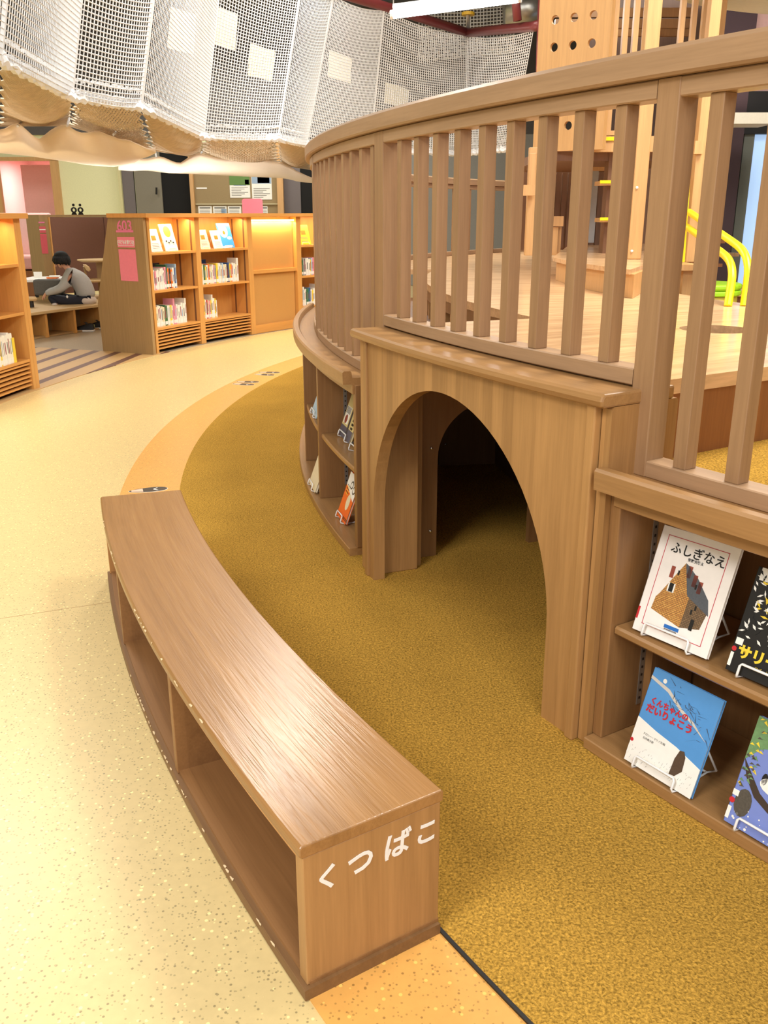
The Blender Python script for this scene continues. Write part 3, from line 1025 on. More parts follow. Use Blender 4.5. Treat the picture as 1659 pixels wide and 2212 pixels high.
def shelf_row(a_start, a_end, z, where, group, rf=9.875, hmin=.19, hmax=.225, fixed={}):
    a = a_start
    i = 0
    while a > a_end and i < len(ORD):
        th = rb.uniform(.017, .034)
        da = th / 9.87 * 180 / math.pi
        colr = fixed.get(i) or rb.choice(WEIGHT)
        h = rb.uniform(hmin, hmax) + (.05 if rb.random() < .06 else 0)
        d = rb.uniform(.13, .155)
        c = a - da / 2
        r0 = rf + rb.uniform(0, .006)
        mm = M()
        mm.radbox(D, c, r0, r0 + d, th * .94, z, z + h)
        mm.radbox(D, c, r0 + .004, r0 + d + .001, th * .6, z + .002, z + h + .0005, 1)
        zz = z + .005
        mm.radbox(D, c, r0 - .0006, r0 + .002, th * .86, z + .012, z + .046, 2)     # call number label
        alt = rb.choice([3, 3, 4, 5])
        u0, u1 = rb.uniform(.3, .4), rb.uniform(.62, .92)
        mm.radbox(D, c + rb.uniform(-.03, .03), r0 - .0006, r0 + .002, th * rb.uniform(.25, .5), z + h * u0, z + h * u1, alt)
        single('book', mm, [BM[colr], PAGES, PAPER, INK, PR, PB], f'{colr} book, {ORD[i]} from the left on the {where}', 'book', tuple(pol(D, r0 + .07, c, z)), group)
        a -= da
        i += 1


s2, s3 = SHZ[1] + .022, SHZ[2] + .022
shelf_row(158.2, 155.4, s2, 'middle 603 shelf', 'books on the middle shelf of the 603 bookcase', fixed={0: 'red', 14: 'orange', 15: 'dark grey', 16: 'orange', 12: 'pink'})
shelf_row(158.2, 154.7, s3, 'lowest 603 shelf', 'books on the lowest shelf of the 603 bookcase', fixed={0: 'red', 9: 'green', 10: 'green', 13: 'yellow', 15: 'pink', 16: 'pink'})
shelf_row(153.15, 149.0, s2, 'middle shelf beside the lit panel', 'books on the middle shelf by the lit panel', fixed={0: 'red', 4: 'green', 5: 'yellow', 13: 'yellow', 20: 'dark grey', 22: 'yellow'})
shelf_row(153.15, 151.45, s3, 'lowest shelf beside the lit panel', 'books on the lowest shelf by the lit panel', fixed={0: 'yellow', 1: 'blue', 4: 'red', 7: 'yellow'})
shelf_row(142.3, 140.4, s2, 'middle shelf beside the railing', 'books on the middle shelf behind the railing', fixed={0: 'red', 1: 'red'})
shelf_row(142.3, 140.4, s3, 'lowest shelf beside the railing', 'books on the lowest shelf behind the railing', fixed={6: 'teal'})
shelf_row(174.4, 172.3, s3, 'lowest shelf at the left edge', 'books on the lowest shelf at the left edge', 9.815, .225, .25)
_a = 172.13
single('book', M().radbox(D, _a, 9.812, 9.97, .03, s3, s3 + .20).radbox(D, _a, 9.816, 9.971, .02, s3 + .002, s3 + .2005, 1), [BM['yellow'], PAGES],
       'yellow book at the right end of the row at the left edge', 'book', tuple(pol(D, 9.89, _a, s3)), 'books on the lowest shelf at the left edge')
# tall books lying out behind the rows
for (a, z, cl, lb, w) in ((157.6, s2, 'teal', 'teal book standing behind the row on the middle 603 shelf', .2),
                          (156.5, s2, 'dark grey', 'dark book leaning behind the row on the middle 603 shelf', .26),
                          (157.9, s3, 'dark grey', 'dark red-brown book standing behind the row on the lowest 603 shelf', .2),
                          (151.6, s2, 'blue', 'dark blue book standing behind the row beside the lit panel', .18)):
    mm = M()
    mm.radbox(D, a, 10.045, 10.07, w, z, z + .26)
    mm.radbox(D, a, 10.047, 10.068, w - .01, z + .002, z + .2605, 1)
    single('book', mm, [BM[cl], PAGES], lb, 'book', tuple(pol(D, 10.06, a, z)))


# ------------------------------------------------------------------ face-out books and their stands
def wire_stand(w, label, group, loc, rz, tilt, scale=1., hookz=.028):
    k = scale
    x0, x1 = w * .17, w * .78
    r = .0032 * max(.8, k)
    mm = M()
    mm.tube([(x0, .03 * k, .17 * k), (x0, .018 * k, -.003), (x0, -.010 * k, -.0045), (x0 + .002, -.013 * k, .002), (x0 + .002, -.013 * k, hookz * k * .8), (x0 + .006, -.013 * k, hookz * k),
             (x1 - .006, -.013 * k, hookz * k), (x1 - .002, -.013 * k, hookz * k * .8), (x1 - .002, -.013 * k, .002), (x1, -.010 * k, -.0045), (x1, .018 * k, -.003), (x1, .03 * k, .17 * k)], r, 6)
    o = thing('book_stand', label, 'book stand', loc, group)
    WL[o] = Vector((0, 0, 0))
    build('front_wire', mm, WHITE, o, smooth=True)
    mm = M()
    fy = .115 * k
    fz = fy * math.tan(tilt) + r
    mm.tube([(x0, .016 * k, -.002), (x0, fy, fz), (x0 + .004, .02 * k, .16 * k)], r, 6)
    mm.tube([(x1, .016 * k, -.002), (x1, fy, fz), (x1 + .03 * k, fy * .9, fz + .02), (x1 - .004, .02 * k, .16 * k)], r, 6)
    mm.tube([(x0, fy, fz), (x1, fy, fz)], r, 6)
    build('rear_leg', mm, WHITE, o, smooth=True)
    o.rotation_euler = (-tilt, 0, rz)
    return o


def face_book(label, loc, rz, w, h, cover, tilt=rad(20), t=.012, group='face-out picture books', deco=None, stand=None, sgroup='wire book stands', k=1.):
    o = thing('picture_book', label, 'book', loc, group)
    WL[o] = Vector((0, 0, 0))
    mm = M()
    mm.box((w / 2, .001, h / 2), (w, .002, h))
    mm.box((w / 2, t - .001, h / 2), (w, .002, h))
    mm.box((.001, t / 2, h / 2), (.002, t, h))
    build('cover', mm, cover, o, bevel=.0006)
    build('pages', M().box((w / 2 - .001, t / 2, h / 2), (w - .006, t - .004, h - .008)), PAGES, o)
    if deco: deco(o, w, h)
    o.rotation_euler = (-tilt, 0, rz)
    if stand:
        wire_stand(w, stand, sgroup, loc, rz, tilt, k)
    return o


def fp(name, poly, mat, o, lay=1):
    """flat printed shape on a front cover (x right, z up)"""
    y0 = -.0004 * lay
    build(name, M().slab([(x, y0, z) for x, z in poly], (0, .00035, 0)), mat, o)


def ft(s, x, z, size, mat, o, lay=2, rot=0., bold=0., name='title'):
    c, sn = math.cos(rot), math.sin(rot)
    build(name, M().join(text(s, size, .0004, bold=bold), frame_mtx((x, -.0004 * lay, z), (c, 0, sn), (-sn, 0, c))), mat, o)


def rect(x0, z0, x1, z1):
    return [(x0, z0), (x1, z0), (x1, z1), (x0, z1)]


def circ(x, z, r, n=18, sx=1., sz=1.):
    return [(x + r * sx * math.cos(2 * math.pi * i / n), z + r * sz * math.sin(2 * math.pi * i / n)) for i in range(n)]


def brick(name, c1, c2, mort, scale):
    m_, nt_, b_, L_ = new_mat(name)
    tc = nt_.nodes.new('ShaderNodeTexCoord')
    mp = nt_.nodes.new('ShaderNodeMapping')
    mp.inputs['Rotation'].default_value = (rad(-90), 0, 0)
    L_.new(tc.outputs['Object'], mp.inputs[0])
    bt_ = nt_.nodes.new('ShaderNodeTexBrick')
    bt_.inputs['Color1'].default_value, bt_.inputs['Color2'].default_value, bt_.inputs['Mortar'].default_value = lin(c1), lin(c2), lin(mort)
    bt_.inputs['Scale'].default_value = scale
    bt_.inputs['Mortar Size'].default_value = .03
    L_.new(mp.outputs[0], bt_.inputs['Vector'])
    L_.new(bt_.outputs['Color'], b_.inputs['Base Color'])
    return m_


BRK = brick('brick_print', (214, 160, 84), (190, 132, 66), (110, 74, 44), 55)
BRKD = brick('brick_print_shade', (134, 106, 74), (112, 88, 62), (70, 54, 40), 60)
SLATE = plain('slate_print', (84, 88, 94), .5, vary=.25, scale=300)
CHIM = plain('chimney_print', (150, 72, 56), .5)
REDLINE = plain('red_border', (196, 70, 84), .5)


def deco_white(o, w, h):
    a, b, c, d, l = .022, .022, w - .024, h - .02, .0018
    for q in (rect(a, b, c, b + l), rect(a, d - l, c, d), rect(a, b, a + l, d), rect(c - l, b, c, d)):
        fp('border', q, REDLINE, o)
    ft('ふしぎなえ', w * .53, h * .825, .031, BLACK, o, bold=.0004)
    ft('安野光雅え', w * .53, h * .762, .009, BLACK, o, bold=.0002, name='author')
    fp('picture', [(.035, .067), (.125, .047), (.128, .13), (.118, .148), (.092, .205), (.046, .112), (.038, .1)], BRK, o)
    fp('picture', [(.125, .047), (.178, .06), (.186, .108), (.176, .125), (.128, .13)], BRKD, o)
    fp('picture', [(.092, .205), (.118, .135), (.122, .128), (.190, .098), (.178, .135), (.135, .178), (.103, .2)], SLATE, o, 2)
    for x, z in ((.062, .172), (.108, .185), (.128, .168), (.146, .156)):
        fp('picture', rect(x - .005, z - .014, x + .006, z + .016), CHIM, o, 2)
    fp('picture', rect(.062, .123, .082, .146), PAPER, o, 2)
    fp('picture', rect(.066, .124, .078, .146), BLACK, o, 3)
    for x, z in ((.078, .17), (.15, .1), (.142, .088), (.134, .15)):
        fp('picture', rect(x, z, x + .005, z + .012), BLACK, o, 3)
    fp('picture', rect(.150, .050, .160, .078), BLACK, o, 3)
    fp('label_strip', rect(.085, .034, .127, .043), plain('label_blue', (40, 110, 190), .4), o, 2)
    for i in range(11):
        fp('barcode', rect(.088 + i * .0033, .022, .0895 + i * .0033, .033), BLACK, o, 3)
    fp('spine_label', rect(.0, .03, .006, .062), RED, o)


def deco_blue(o, w, h):
    fp('picture', [(0, 0), (w, 0), (w, .077), (w * .62, .098), (w * .3, .108), (0, .122)], PAPER, o)
    r_ = random.Random(3)
    for i in range(70):
        x, z = r_.uniform(.008, w - .01), r_.uniform(.008, .05)
        l = r_.uniform(.002, .006)
        fp('picture', [(x, z), (x + .0007, z), (x + l * .5, z + l)], INK, o, 2)
    br = plain('branch_print', (206, 200, 190), .6)
    fp('picture', [(0, h - .022), (0, h - .03), (.06, h - .045), (.11, h - .075), (.15, h - .09), (.2, h - .115), (.152, h - .083), (.112, h - .067), (.062, h - .036)], br, o, 2)
    tw = plain('twig_print', (70, 78, 92), .6)
    for i in range(46):
        x = r_.uniform(.07, .2)
        z = h - .03 - (x - .05) * .5 + r_.uniform(-.03, .03)
        dx, dz = r_.uniform(-.02, .02), r_.uniform(-.016, .016)
        fp('picture', [(x, z), (x + .0018, z + .001), (x + dx * 1.4, z + dz * 1.4)], tw, o, 3)
    fp('picture', circ(.042, h - .022, .006, 10), PAPER, o, 3)
    ft('くんちゃんの', .078, h - .082, .0195, RED, o, 3, bold=.0007)
    ft('だいりょこう', .086, h - .105, .024, RED, o, 3, bold=.0009)
    ft('ドロシー・マリノ文/絵', .065, .088, .0068, INK, o, 3, name='author')
    ft('石井桃子訳', .05, .077, .0068, INK, o, 3, name='author')
    fp('spine_label', rect(.0, .02, .006, .045), PAPER, o, 3)
    fp('spine_label', circ(.004, .058, .005, 12), RED, o, 3)
    brown = plain('stump_print', (84, 64, 46), .7, vary=.3, scale=260)
    fp('picture', [(.134, .028), (.15, .03), (.166, .05), (.163, .085), (.155, .098), (.143, .095), (.136, .07)], brown, o, 3)


def deco_black(o, w, h):
    r_ = random.Random(5)
    fp('picture', rect(.01, h - .03, w, h), PAPER, o)
    yl = BM['yellow']
    for i in range(150):
        x, z = r_.uniform(.012, w - .01), r_.uniform(.085, h - .006)
        a_ = r_.uniform(0, 2 * math.pi)
        l, wd = r_.uniform(.012, .022), r_.uniform(.002, .0035)
        c, s = math.cos(a_), math.sin(a_)
        lm = yl if (abs(x - .07) < .04 and z > h - .11 and r_.random() < .6) else (PAPER if r_.random() < .62 else BLACK)
        fp('picture', [(x, z), (x + c * l * .5 - s * wd, z + s * l * .5 + c * wd), (x + c * l, z + s * l), (x + c * l * .5 + s * wd, z + s * l * .5 - c * wd)], lm, o, 2 + i % 3)
    ft('サリーの', .085, .052, .034, yl, o, 5, bold=.0016)
    ft('ロバート', .085, .028, .009, yl, o, 5, name='author')
    fp('spine_label', rect(.004, .066, .022, .082), PAPER, o, 3)
    fp('spine_label', circ(.006, .054, .006, 12), RED, o, 3)
    fp('spine_label', rect(.001, .012, .009, .045), PAPER, o, 3)


def deco_forest(o, w, h):
    r_ = random.Random(9)
    gr, br, dk = plain('leaf_print', (108, 146, 96), .6, vary=.3, scale=90), plain('bough_print', (62, 48, 38), .6), plain('root_print', (82, 76, 66), .6, vary=.4, scale=200)
    fp('picture', [(0, h), (w, h), (w, h - .02), (.09, h - .045), (.03, h - .07), (.0, h - .11)], gr, o)
    fp('picture', [(0, .16), (.018, .12), (.05, .085), (.09, .068), (w, .05), (w, .062), (.1, .08), (.06, .1), (.03, .13)], br, o, 2)
    fp('picture', circ(.03, .06, .026, 14, .8, 1.3), dk, o, 2)
    for i in range(40):
        x, z = r_.uniform(0, w), r_.uniform(.004, .05)
        fp('picture', circ(x, z, r_.uniform(.001, .0035), 7), PAPER, o, 2)
    for i in range(40):
        x, z = r_.uniform(0, .03), r_.uniform(.09, h)
        fp('picture', [(x, z), (x + .012, z + r_.uniform(-.006, .006)), (x + .004, z + .006)], r_.choice([gr, dk, BM['yellow']]), o, 3)
    fp('picture', circ(.09, .125, .032, 16, 1.2, .6), PAPER, o, 2)
    fp('picture', circ(.06, .135, .012, 9, .6, 1.2), BLACK, o, 2)
    fp('spine_label', rect(.0, .01, .009, .04), PAPER, o, 3)
    fp('spine_label', circ(.004, .055, .007, 12), RED, o, 3)
    fp('spine_label', rect(.0, .068, .015, .082), PAPER, o, 3)


def deco_orange(o, w, h):
    fp('picture', [(0, h), (0, h * .72), (w, h * .50), (w, h)], PAPER, o)
    for x, z in ((w * .5, h * .78), (w * .8, h * .72)):
        fp('picture', circ(x, z, .02), BLACK, o, 2)
        fp('picture', circ(x, z, .013), PAPER, o, 3)
    for k in range(6):
        fp('picture', [(w * .12, h * (.72 - k * .035)), (w * .4, h * (.70 - k * .035)), (w * .4, h * (.715 - k * .035)), (w * .12, h * (.735 - k * .035))], BM['yellow'] if k % 2 else BLACK, o, 2)
    fp('picture', circ(w * .62, h * .42, .03, 16, .9, 1.3), BM['cream'], o, 2)
    for k in range(9):
        fp('picture', rect(.012 + k * .018, .012, .020 + k * .018, .024), BLACK, o, 2)


def deco_dim(o, w, h):
    fp('picture', rect(0, 0, w, h * .2), plain('cover_violet_grey', (92, 88, 100), .5), o)
    fp('picture', rect(.01, h * .24, w * .42, h * .55), PAPER, o)
    for k in range(7):
        fp('picture', rect(.014 + k * .011, h * .42, .019 + k * .011, h * .54), BLACK, o, 2)
    fp('picture', circ(w * .22, h * .32, .022), CHIM, o, 2)
    fp('picture', [(w * .5, h * .1), (w * .62, h * .1), (w * .6, h * .6), (w * .55, h * .68), (w * .5, h * .6)], BM['dark grey'], o, 2)
    fp('picture', circ(w * .57, h * .70, .015, 10, .7, 1.2), BLACK, o, 2)
    for k in range(3):
        fp('picture', rect(w * .74, h * (.22 + k * .07), w * .9, h * (.26 + k * .07)), BLACK, o, 2)
    fp('picture', rect(w * .35, h * .74, w * .95, h * .98), GREYM, o)


SB = 'wire book stands in the low bookcases'
GB = 'face-out picture books in the low bookcases'
face_book('white picture book with a red border and a brick house drawing', (.643, 2.115, .3795), rad(-52.5), .219, .281, plain('cover_white', (244, 238, 232), .25), deco=deco_white,
          stand='white wire stand holding the white brick house book', group=GB, sgroup=SB)
face_book('sky blue picture book with red lettering above a snowy hill', (.629, 2.032, .0425), rad(-56.0), .209, .258, plain('cover_blue', (88, 152, 214), .25), deco=deco_blue,
          stand='white wire stand holding the sky blue book', group=GB, sgroup=SB)
face_book('black picture book with white leaves and yellow title at the right edge', (.805, 1.895, .3795), rad(-53.5), .215, .255, BLACK, deco=deco_black,
          stand='white wire stand holding the black leaf book', group=GB, sgroup=SB)
face_book('violet blue picture book with a dark bough at the lower right edge', (.799, 1.78, .0425), rad(-55.), .21, .265, plain('cover_violet', (122, 140, 206), .3), deco=deco_forest,
          stand='white wire stand holding the violet blue book', group=GB, sgroup=SB)
face_book('orange and white picture book on the floor of the left low bookcase', (-.226, 4.058, .0425), rad(195.5 + 90 + 1), .16, .22, plain('cover_orange', (240, 104, 28), .35), deco=deco_orange,
          stand='white wire stand holding the orange book', group=GB, sgroup=SB)
face_book('yellowish book with a dark figure on the left low bookcase shelf', (-.223, 4.303, .3795), rad(193.6 + 90 + 2), .22, .27, plain('cover_straw', (214, 198, 136), .35), deco=deco_dim,
          stand='white wire stand holding the yellowish book', group=GB, sgroup=SB)
wire_stand(.2, 'empty white wire stand beside the yellowish book', SB, (-.160, 4.02, .3795), rad(197 + 90), rad(20))
face_book('pale blue picture book seen edge on at the far end of the left low bookcase', (-.395, 4.826, .3795), rad(189.3 + 90 + 2), .2, .24, BM['pale blue'],
          stand='white wire stand holding the pale blue book', group=GB, sgroup=SB)
face_book('cream patterned picture book seen edge on at the bottom of the left low bookcase', (-.40, 4.60, .0425), rad(191 + 90 + 2), .2, .25, BM['cream'],
          stand='white wire stand holding the cream book', group=GB, sgroup=SB)


def ring_book(label, a, w, h, cover, deco, stand, dr=9.86, z=SHZ[0] + .0275):
    p = pol(D, dr, a, z)
    p -= Vector((math.sin(rad(a)), -math.cos(rad(a)), 0)) * (w / 2)
    return face_book(label, tuple(p), rad(a - 90), w, h, cover, rad(16), .01, 'face-out books on the top shelves', deco, stand, 'wire stands on the top shelves', .9)


def deco_kids(o, w, h):
    fp('picture', circ(w * .5, h * .72, .06), BM['yellow'], o)
    for k in range(4):
        fp('picture', circ(w * (.25 + .17 * k), h * (.33 - .06 * (k % 2)), .016, 12), BM['cream'], o, 1)
        fp('picture', circ(w * (.25 + .17 * k), h * (.37 - .06 * (k % 2)), .014, 10, 1, .6), BLACK, o, 2)


def deco_print(o, w, h):
    fp('picture', rect(w * .3, h * .5, w * .7, h * .72), BM['orange'], o)
    for k in range(4):
        fp('text_line', rect(w * .2, h * (.15 + .07 * k), w * .8, h * (.17 + .07 * k)), INK, o)


def deco_sky(o, w, h):
    fp('picture', circ(w * .4, h * .68, .075), PAPER, o)
    fp('picture', circ(w * .42, h * .62, .022), BM['orange'], o, 2)
    fp('picture', circ(w * .75, h * .4, .03, 14, 1.4, .6), PAPER, o)
    fp('picture', rect(w * .1, 0, w * .75, h * .07), PAPER, o)


ring_book('small white book with orange print face-out on the 603 top shelf', 157.25, .19, .235, BM['white'], deco_print, 'wire stand under the small white book on the 603 top shelf')
ring_book('large white and yellow children book face-out on the 603 top shelf', 155.75, .215, .285, BM['white'], deco_kids, 'wire stand under the large yellow and white book')
ring_book('pale yellow book face-out on the top shelf beside the lit panel', 152.3, .175, .215, BM['cream'], deco_print, 'wire stand under the pale yellow book')
ring_book('small white book with green spine on the top shelf beside the lit panel', 150.95, .16, .205, BM['white'], deco_print, 'wire stand under the small green-edged book')
ring_book('large blue book with a white circle on the top shelf beside the lit panel', 149.9, .23, .285, plain('cover_sky', (70, 160, 224), .4), deco_sky, 'wire stand under the large blue book')
ring_book('yellow and orange book face-out on the shelf beside the railing', 141.6, .21, .25, BM['yellow'], deco_print, 'wire stand under the yellow and orange book')
ring_book('white book face-out on the top shelf at the left edge', 174.7, .2, .24, BM['white'], deco_print, 'wire stand under the white book at the left edge')
for a, lb in ((158.1, 'pink shelf divider sign at the left of the 603 top shelf'), (153.05, 'pink shelf divider sign on the top shelf beside the lit panel')):
    p = pol(D, 9.9, a, SHZ[0] + .022)
    o = thing('shelf_sign', lb, 'sign', tuple(p))
    ca = Vector((-math.sin(rad(a)), math.cos(rad(a)), 0))
    build('plate', M().radbox(D, a, 9.89, 9.905, .075, SHZ[0] + .0225, SHZ[0] + .235), plain('pink_divider', (236, 130, 130), .6), o)
    for k in range(2):
        build('text_bar', M().radbox(D, a, 9.888, 9.891, .055, SHZ[0] + .12 + k * .07, SHZ[0] + .132 + k * .07), PAPER, o)
# pink card on the top board
m = M()
c0 = at(546, 464, 11.35)
w_, h_ = .245, .165
pts = []
for cx, cz, s in ((w_ / 2 - .03, h_ - .03, 0), (-w_ / 2 + .03, h_ - .03, 90)):
    for k in range(7):
        a = rad(s + 15 * k)
        pts.append((c0.x + cx + .03 * math.cos(a), 11.35, 1.4145 + cz + .03 * math.sin(a)))
pts += [(c0.x - w_ / 2, 11.35, 1.4145), (c0.x + w_ / 2, 11.35, 1.4145)]
single('card_sign', M().slab(pts, (0, .015, 0)), PINK, 'rounded pink card standing on the bookcase top in front of the notice board', 'sign', (c0.x, 11.35, 1.4145))
# two small dark cut-out ornaments on the far partition are built with the seating area

# ------------------------------------------------------------------ hanging net, drapes, pipes
ZB, ZT = 2.2, 3.95
bot = [atz(-60, 100, ZB), atz(0, 130, ZB), atz(155, 210, ZB), atz(304, 232, ZB), atz(440, 297, ZB), atz(600, 300, ZB), atz(662, 313, ZB), at(800, 318, 12.9), at(1005, 336, 13.6), at(1105, 332, 12.6)]
for p in bot: p.z = ZB
tp = []
leanv = .40
for i, p in enumerate(bot[:5]):
    q = Vector((D[0], D[1], 0)) - Vector((p.x, p.y, 0))
    q.normalize()
    tp.append(Vector((p.x + q.x * leanv, p.y + q.y * leanv, ZT)))
tp += [at(650, -30, 11.2), at(720, -10, 11.6), at(830, 22, 12.2), at(1010, 78, 13.2), at(1152, 66, 11.4)]
ztop = 1.4 + (463 - 78) / 1990 * 13.2
for p in tp[5:]: pass
ROPE_R = .0042


def lerp(a, b, t): return a + (b - a) * t


def net_panel(m, A0, A1, B0, B1, du, dv, r, sag=.0):
    """rope mesh between a lower edge A0-A1 and an upper edge B0-B1"""
    nu = max(2, int((A1 - A0).length / du))
    nv = max(2, int((B0 - A0).length / dv))
    nrm = (A1 - A0).cross(B0 - A0).normalized()

    def P(u, v):
        return lerp(lerp(A0, A1, u), lerp(B0, B1, u), v) + nrm * sag * (4 * u * (1 - u)) * (1 - v) - Vector((0, 0, .05)) * (4 * u * (1 - u)) * (.3 + .7 * v)
    for i in range(nu + 1):
        u = i / nu
        m.tube([P(u, v) for v in (0, .33, .66, 1)], r, 3, cap=False)
    for j in range(nv + 1):
        v = j / nv
        m.tube([P(u, v) for u in np.linspace(0, 1, 7)], r * 1.15, 3, cap=False)
    return P


t = thing('rope_net', 'white rope climbing net hanging from maroon pipes over the bookcases', 'net', tuple((bot[3] + bot[4]) / 2), None)
for i in range(len(bot) - 1):
    m = M()
    fine = .026 if i < 6 else .034
    net_panel(m, bot[i], bot[i + 1], tp[i], tp[i + 1], (.034, .034, .03, .046, .028, .036, .034, .034, .034)[i], .032, (.0034, .0042, .0046, .0036, .0046, .004, .0052, .0055, .0055)[i], .05 if i < 6 else .0)
    build('net_panel', m, ROPE, t, norm=False)
    m = M().tube([bot[i], tp[i]], .012, 6)
    build('seam_rope', m, ROPE, t)
m = M()
for dz, rr in ((0, .030), (.035, .02), (.12, .012)):
    pts = []
    for i in range(len(bot) - 1):
        for k in range(30):
            p = lerp(bot[i], bot[i + 1], k / 30)
            w = i * 30 + k
            pts.append(p + Vector((0, 0, dz + .010 * math.sin(w * 2.1))) + Vector((.008 * math.sin(w * 1.3), .008 * math.cos(w * 1.7), 0)))
    m.tube(pts, rr, 6)
build('edge_rope', m, ROPE, t)
# tan underside
outer = [at(-80, 255, 7.6), at(0, 268, 8.2), at(150, 268, 9.0), at(330, 322, 10.6), at(430, 338, 12.2), at(605, 354, 13.3), at(672, 364, 13.9)]
for i in range(6):
    m = M()
    A0, A1, B0, B1 = bot[i], bot[i + 1], outer[i], outer[i + 1]
    n_ = int((A1 - A0).length / .034)

    def Q(u, v):
        return lerp(lerp(A0, A1, u), lerp(B0, B1, u), v) - Vector((0, 0, .10)) * math.sin(math.pi * v) * math.sin(math.pi * min(1, max(0, u)))
    for k in range(-n_, n_ + 1):
        for s in (1, -1):
            pts = []
            for v in np.linspace(0, 1, 9):
                u = (k / n_ + v) if s > 0 else (k / n_ + 1 - v)
                if 0 <= u <= 1: pts.append(Q(u, v))
            if len(pts) > 1: m.tube(pts, .0085, 4, cap=False)
    build('underside_net', m, TAN, t, norm=False)
m = M()
m.tube([p + Vector((0, 0, 0)) for p in outer], .022, 6)
build('underside_rope', m, TAN, t)
# second net beyond, white sheets hung on the net
m = M()
net_panel(m, at(905, 130, 15.5), at(1110, 110, 15.0), at(905, -10, 15.5), at(1110, -10, 15.0), .05, .05, .008)
build('net_panel', m, ROPE, t, norm=False)
SHEETW = plain('translucent_sheet', (232, 228, 210), .8)
for k, (x0, y0, x1, y1, i, lb) in enumerate(((368, 14, 424, 118, 3, 'leftmost'), (460, 12, 514, 108, 3, 'second from the left'), (541, 93, 594, 176, 3, 'third from the left'),
                                              (711, 107, 760, 180, 6, 'fourth from the left'), (832, 176, 884, 236, 7, 'rightmost'))):
    base = bot[4] if i == 3 else bot[6]
    Yp = {3: 11.6, 6: 13.2, 7: 13.8}[i]
    sk = 6 if i == 3 else 3
    pts = [at(x0, y0, Yp), at(x1, y0 + 18, Yp), at(x1 - sk, y1, Yp), at(x0 - sk, y1 - 14, Yp)]
    single('cloth_patch', M().slab(pts, (0, .012, 0)), SHEETW, f'small pale square hung behind the white rope net, {lb} of five', 'cloth', tuple(pts[3]), 'pale squares behind the net')

# maroon pipe frame with a hanger and yellow clamp rings
t = thing('pipe_frame', 'maroon steel pipes bent at a corner that carry the rope net', 'pipe', tuple(tp[8]), None)
up = Vector((0, 0, .04))
m = M()
m.tube([p + up for p in tp[4:9]], .055, 10)
m.tube([tp[8] + up, tp[9] + up, at(1168, 62, 11.0) + up], .055, 10)
build('pipe', m, REDPIPE, t, smooth=True)
for p, nm_ in ((tp[8], 'hanger'), (tp[6], 'hanger')):
    h = build(nm_, M().tube([p + Vector((0, .0, .02)), p + Vector((0, 0, 1.2))], .028, 8), SILVER, t, smooth=True)
    build('clamp_ring', M().disc(p + Vector((0, 0, .26)), (0, 0, 1), .085, .035, 16), plain('clamp_yellow', (214, 170, 40), .5), h)
build('drop_pipe', M().tube([at(1118, 45, 11.6), at(1110, -40, 11.6)], .05, 8), REDPIPE, t, smooth=True)
build('side_pipe', M().tube([at(1166, 190, 11.0), at(1172, 0, 11.0)], .05, 8), REDPIPE, t, smooth=True)

# peach cloth canopies
def drape(name_label, near, far, cat='canopy', sag=.10, hooks=()):
    n = 40

    def samp(poly, u):
        f = u * (len(poly) - 1)
        i = min(int(f), len(poly) - 2)
        return lerp(poly[i], poly[i + 1], f - i)
    rows = []
    for j in range(13):
        v = j / 12
        row = []
        for i in range(n + 1):
            u = i / n
            p = lerp(samp(near, u), samp(far, u), v)
            p.z += -sag * math.sin(math.pi * v) * .6 + .02 * math.sin(u * 31 + v * 3) * (1 - v)
            row.append(p)
        rows.append(row)
    o = thing('cloth_canopy', name_label, cat, tuple(lerp(near[0], far[-1], .5)), 'cloth canopies under the net')
    c = build('cloth', M().grid(rows), CLOTH, o, smooth=True)
    mod = c.modifiers.new('thick', 'SOLIDIFY'); mod.thickness = .006
    for p, q in hooks:
        build('hook_cord', M().tube([p, q], .010, 6), ROPE, o)
    return o


drape('large peach cloth canopy hanging at the left under the net',
      [at(-70, 285, 7.3), at(-10, 276, 7.4), at(38, 273, 7.5), at(85, 297, 7.6), at(145, 272, 7.8), at(195, 290, 8.0), at(245, 291, 8.2), at(290, 314, 8.5), at(336, 318, 8.9)],
      [at(-70, 322, 10.2), at(0, 331, 10.5), at(70, 338, 10.7), at(126, 346, 10.9), at(190, 357, 11.1), at(245, 361, 11.2), at(290, 352, 11.0), at(315, 335, 10.4), at(336, 318, 9.0)],
      hooks=[(at(145, 272, 7.8), at(150, 255, 8.3)), (at(245, 291, 8.2), at(270, 270, 8.9)), (at(38, 273, 7.5), at(60, 250, 8.2))])
drape('long peach cloth canopy hanging behind the large one over the notice board',
      [at(255, 352, 10.5), at(300, 338, 10.7), at(345, 342, 11.0), at(390, 348, 11.3), at(434, 332, 11.6), at(520, 346, 12.2), at(607, 347, 12.6), at(640, 372, 12.9), at(690, 384, 13.2)],
      [at(255, 361, 13.4), at(300, 366, 13.6), at(345, 369, 13.8), at(390, 373, 14.0), at(434, 376, 14.2), at(520, 380, 14.4), at(590, 383, 14.6), at(640, 386, 14.8), at(690, 389, 15.0)],
      hooks=[(at(434, 332, 11.6), at(440, 322, 11.9)), (at(607, 347, 12.6), at(615, 340, 12.9)), (at(338, 340, 10.9), at(336, 330, 11.0))])

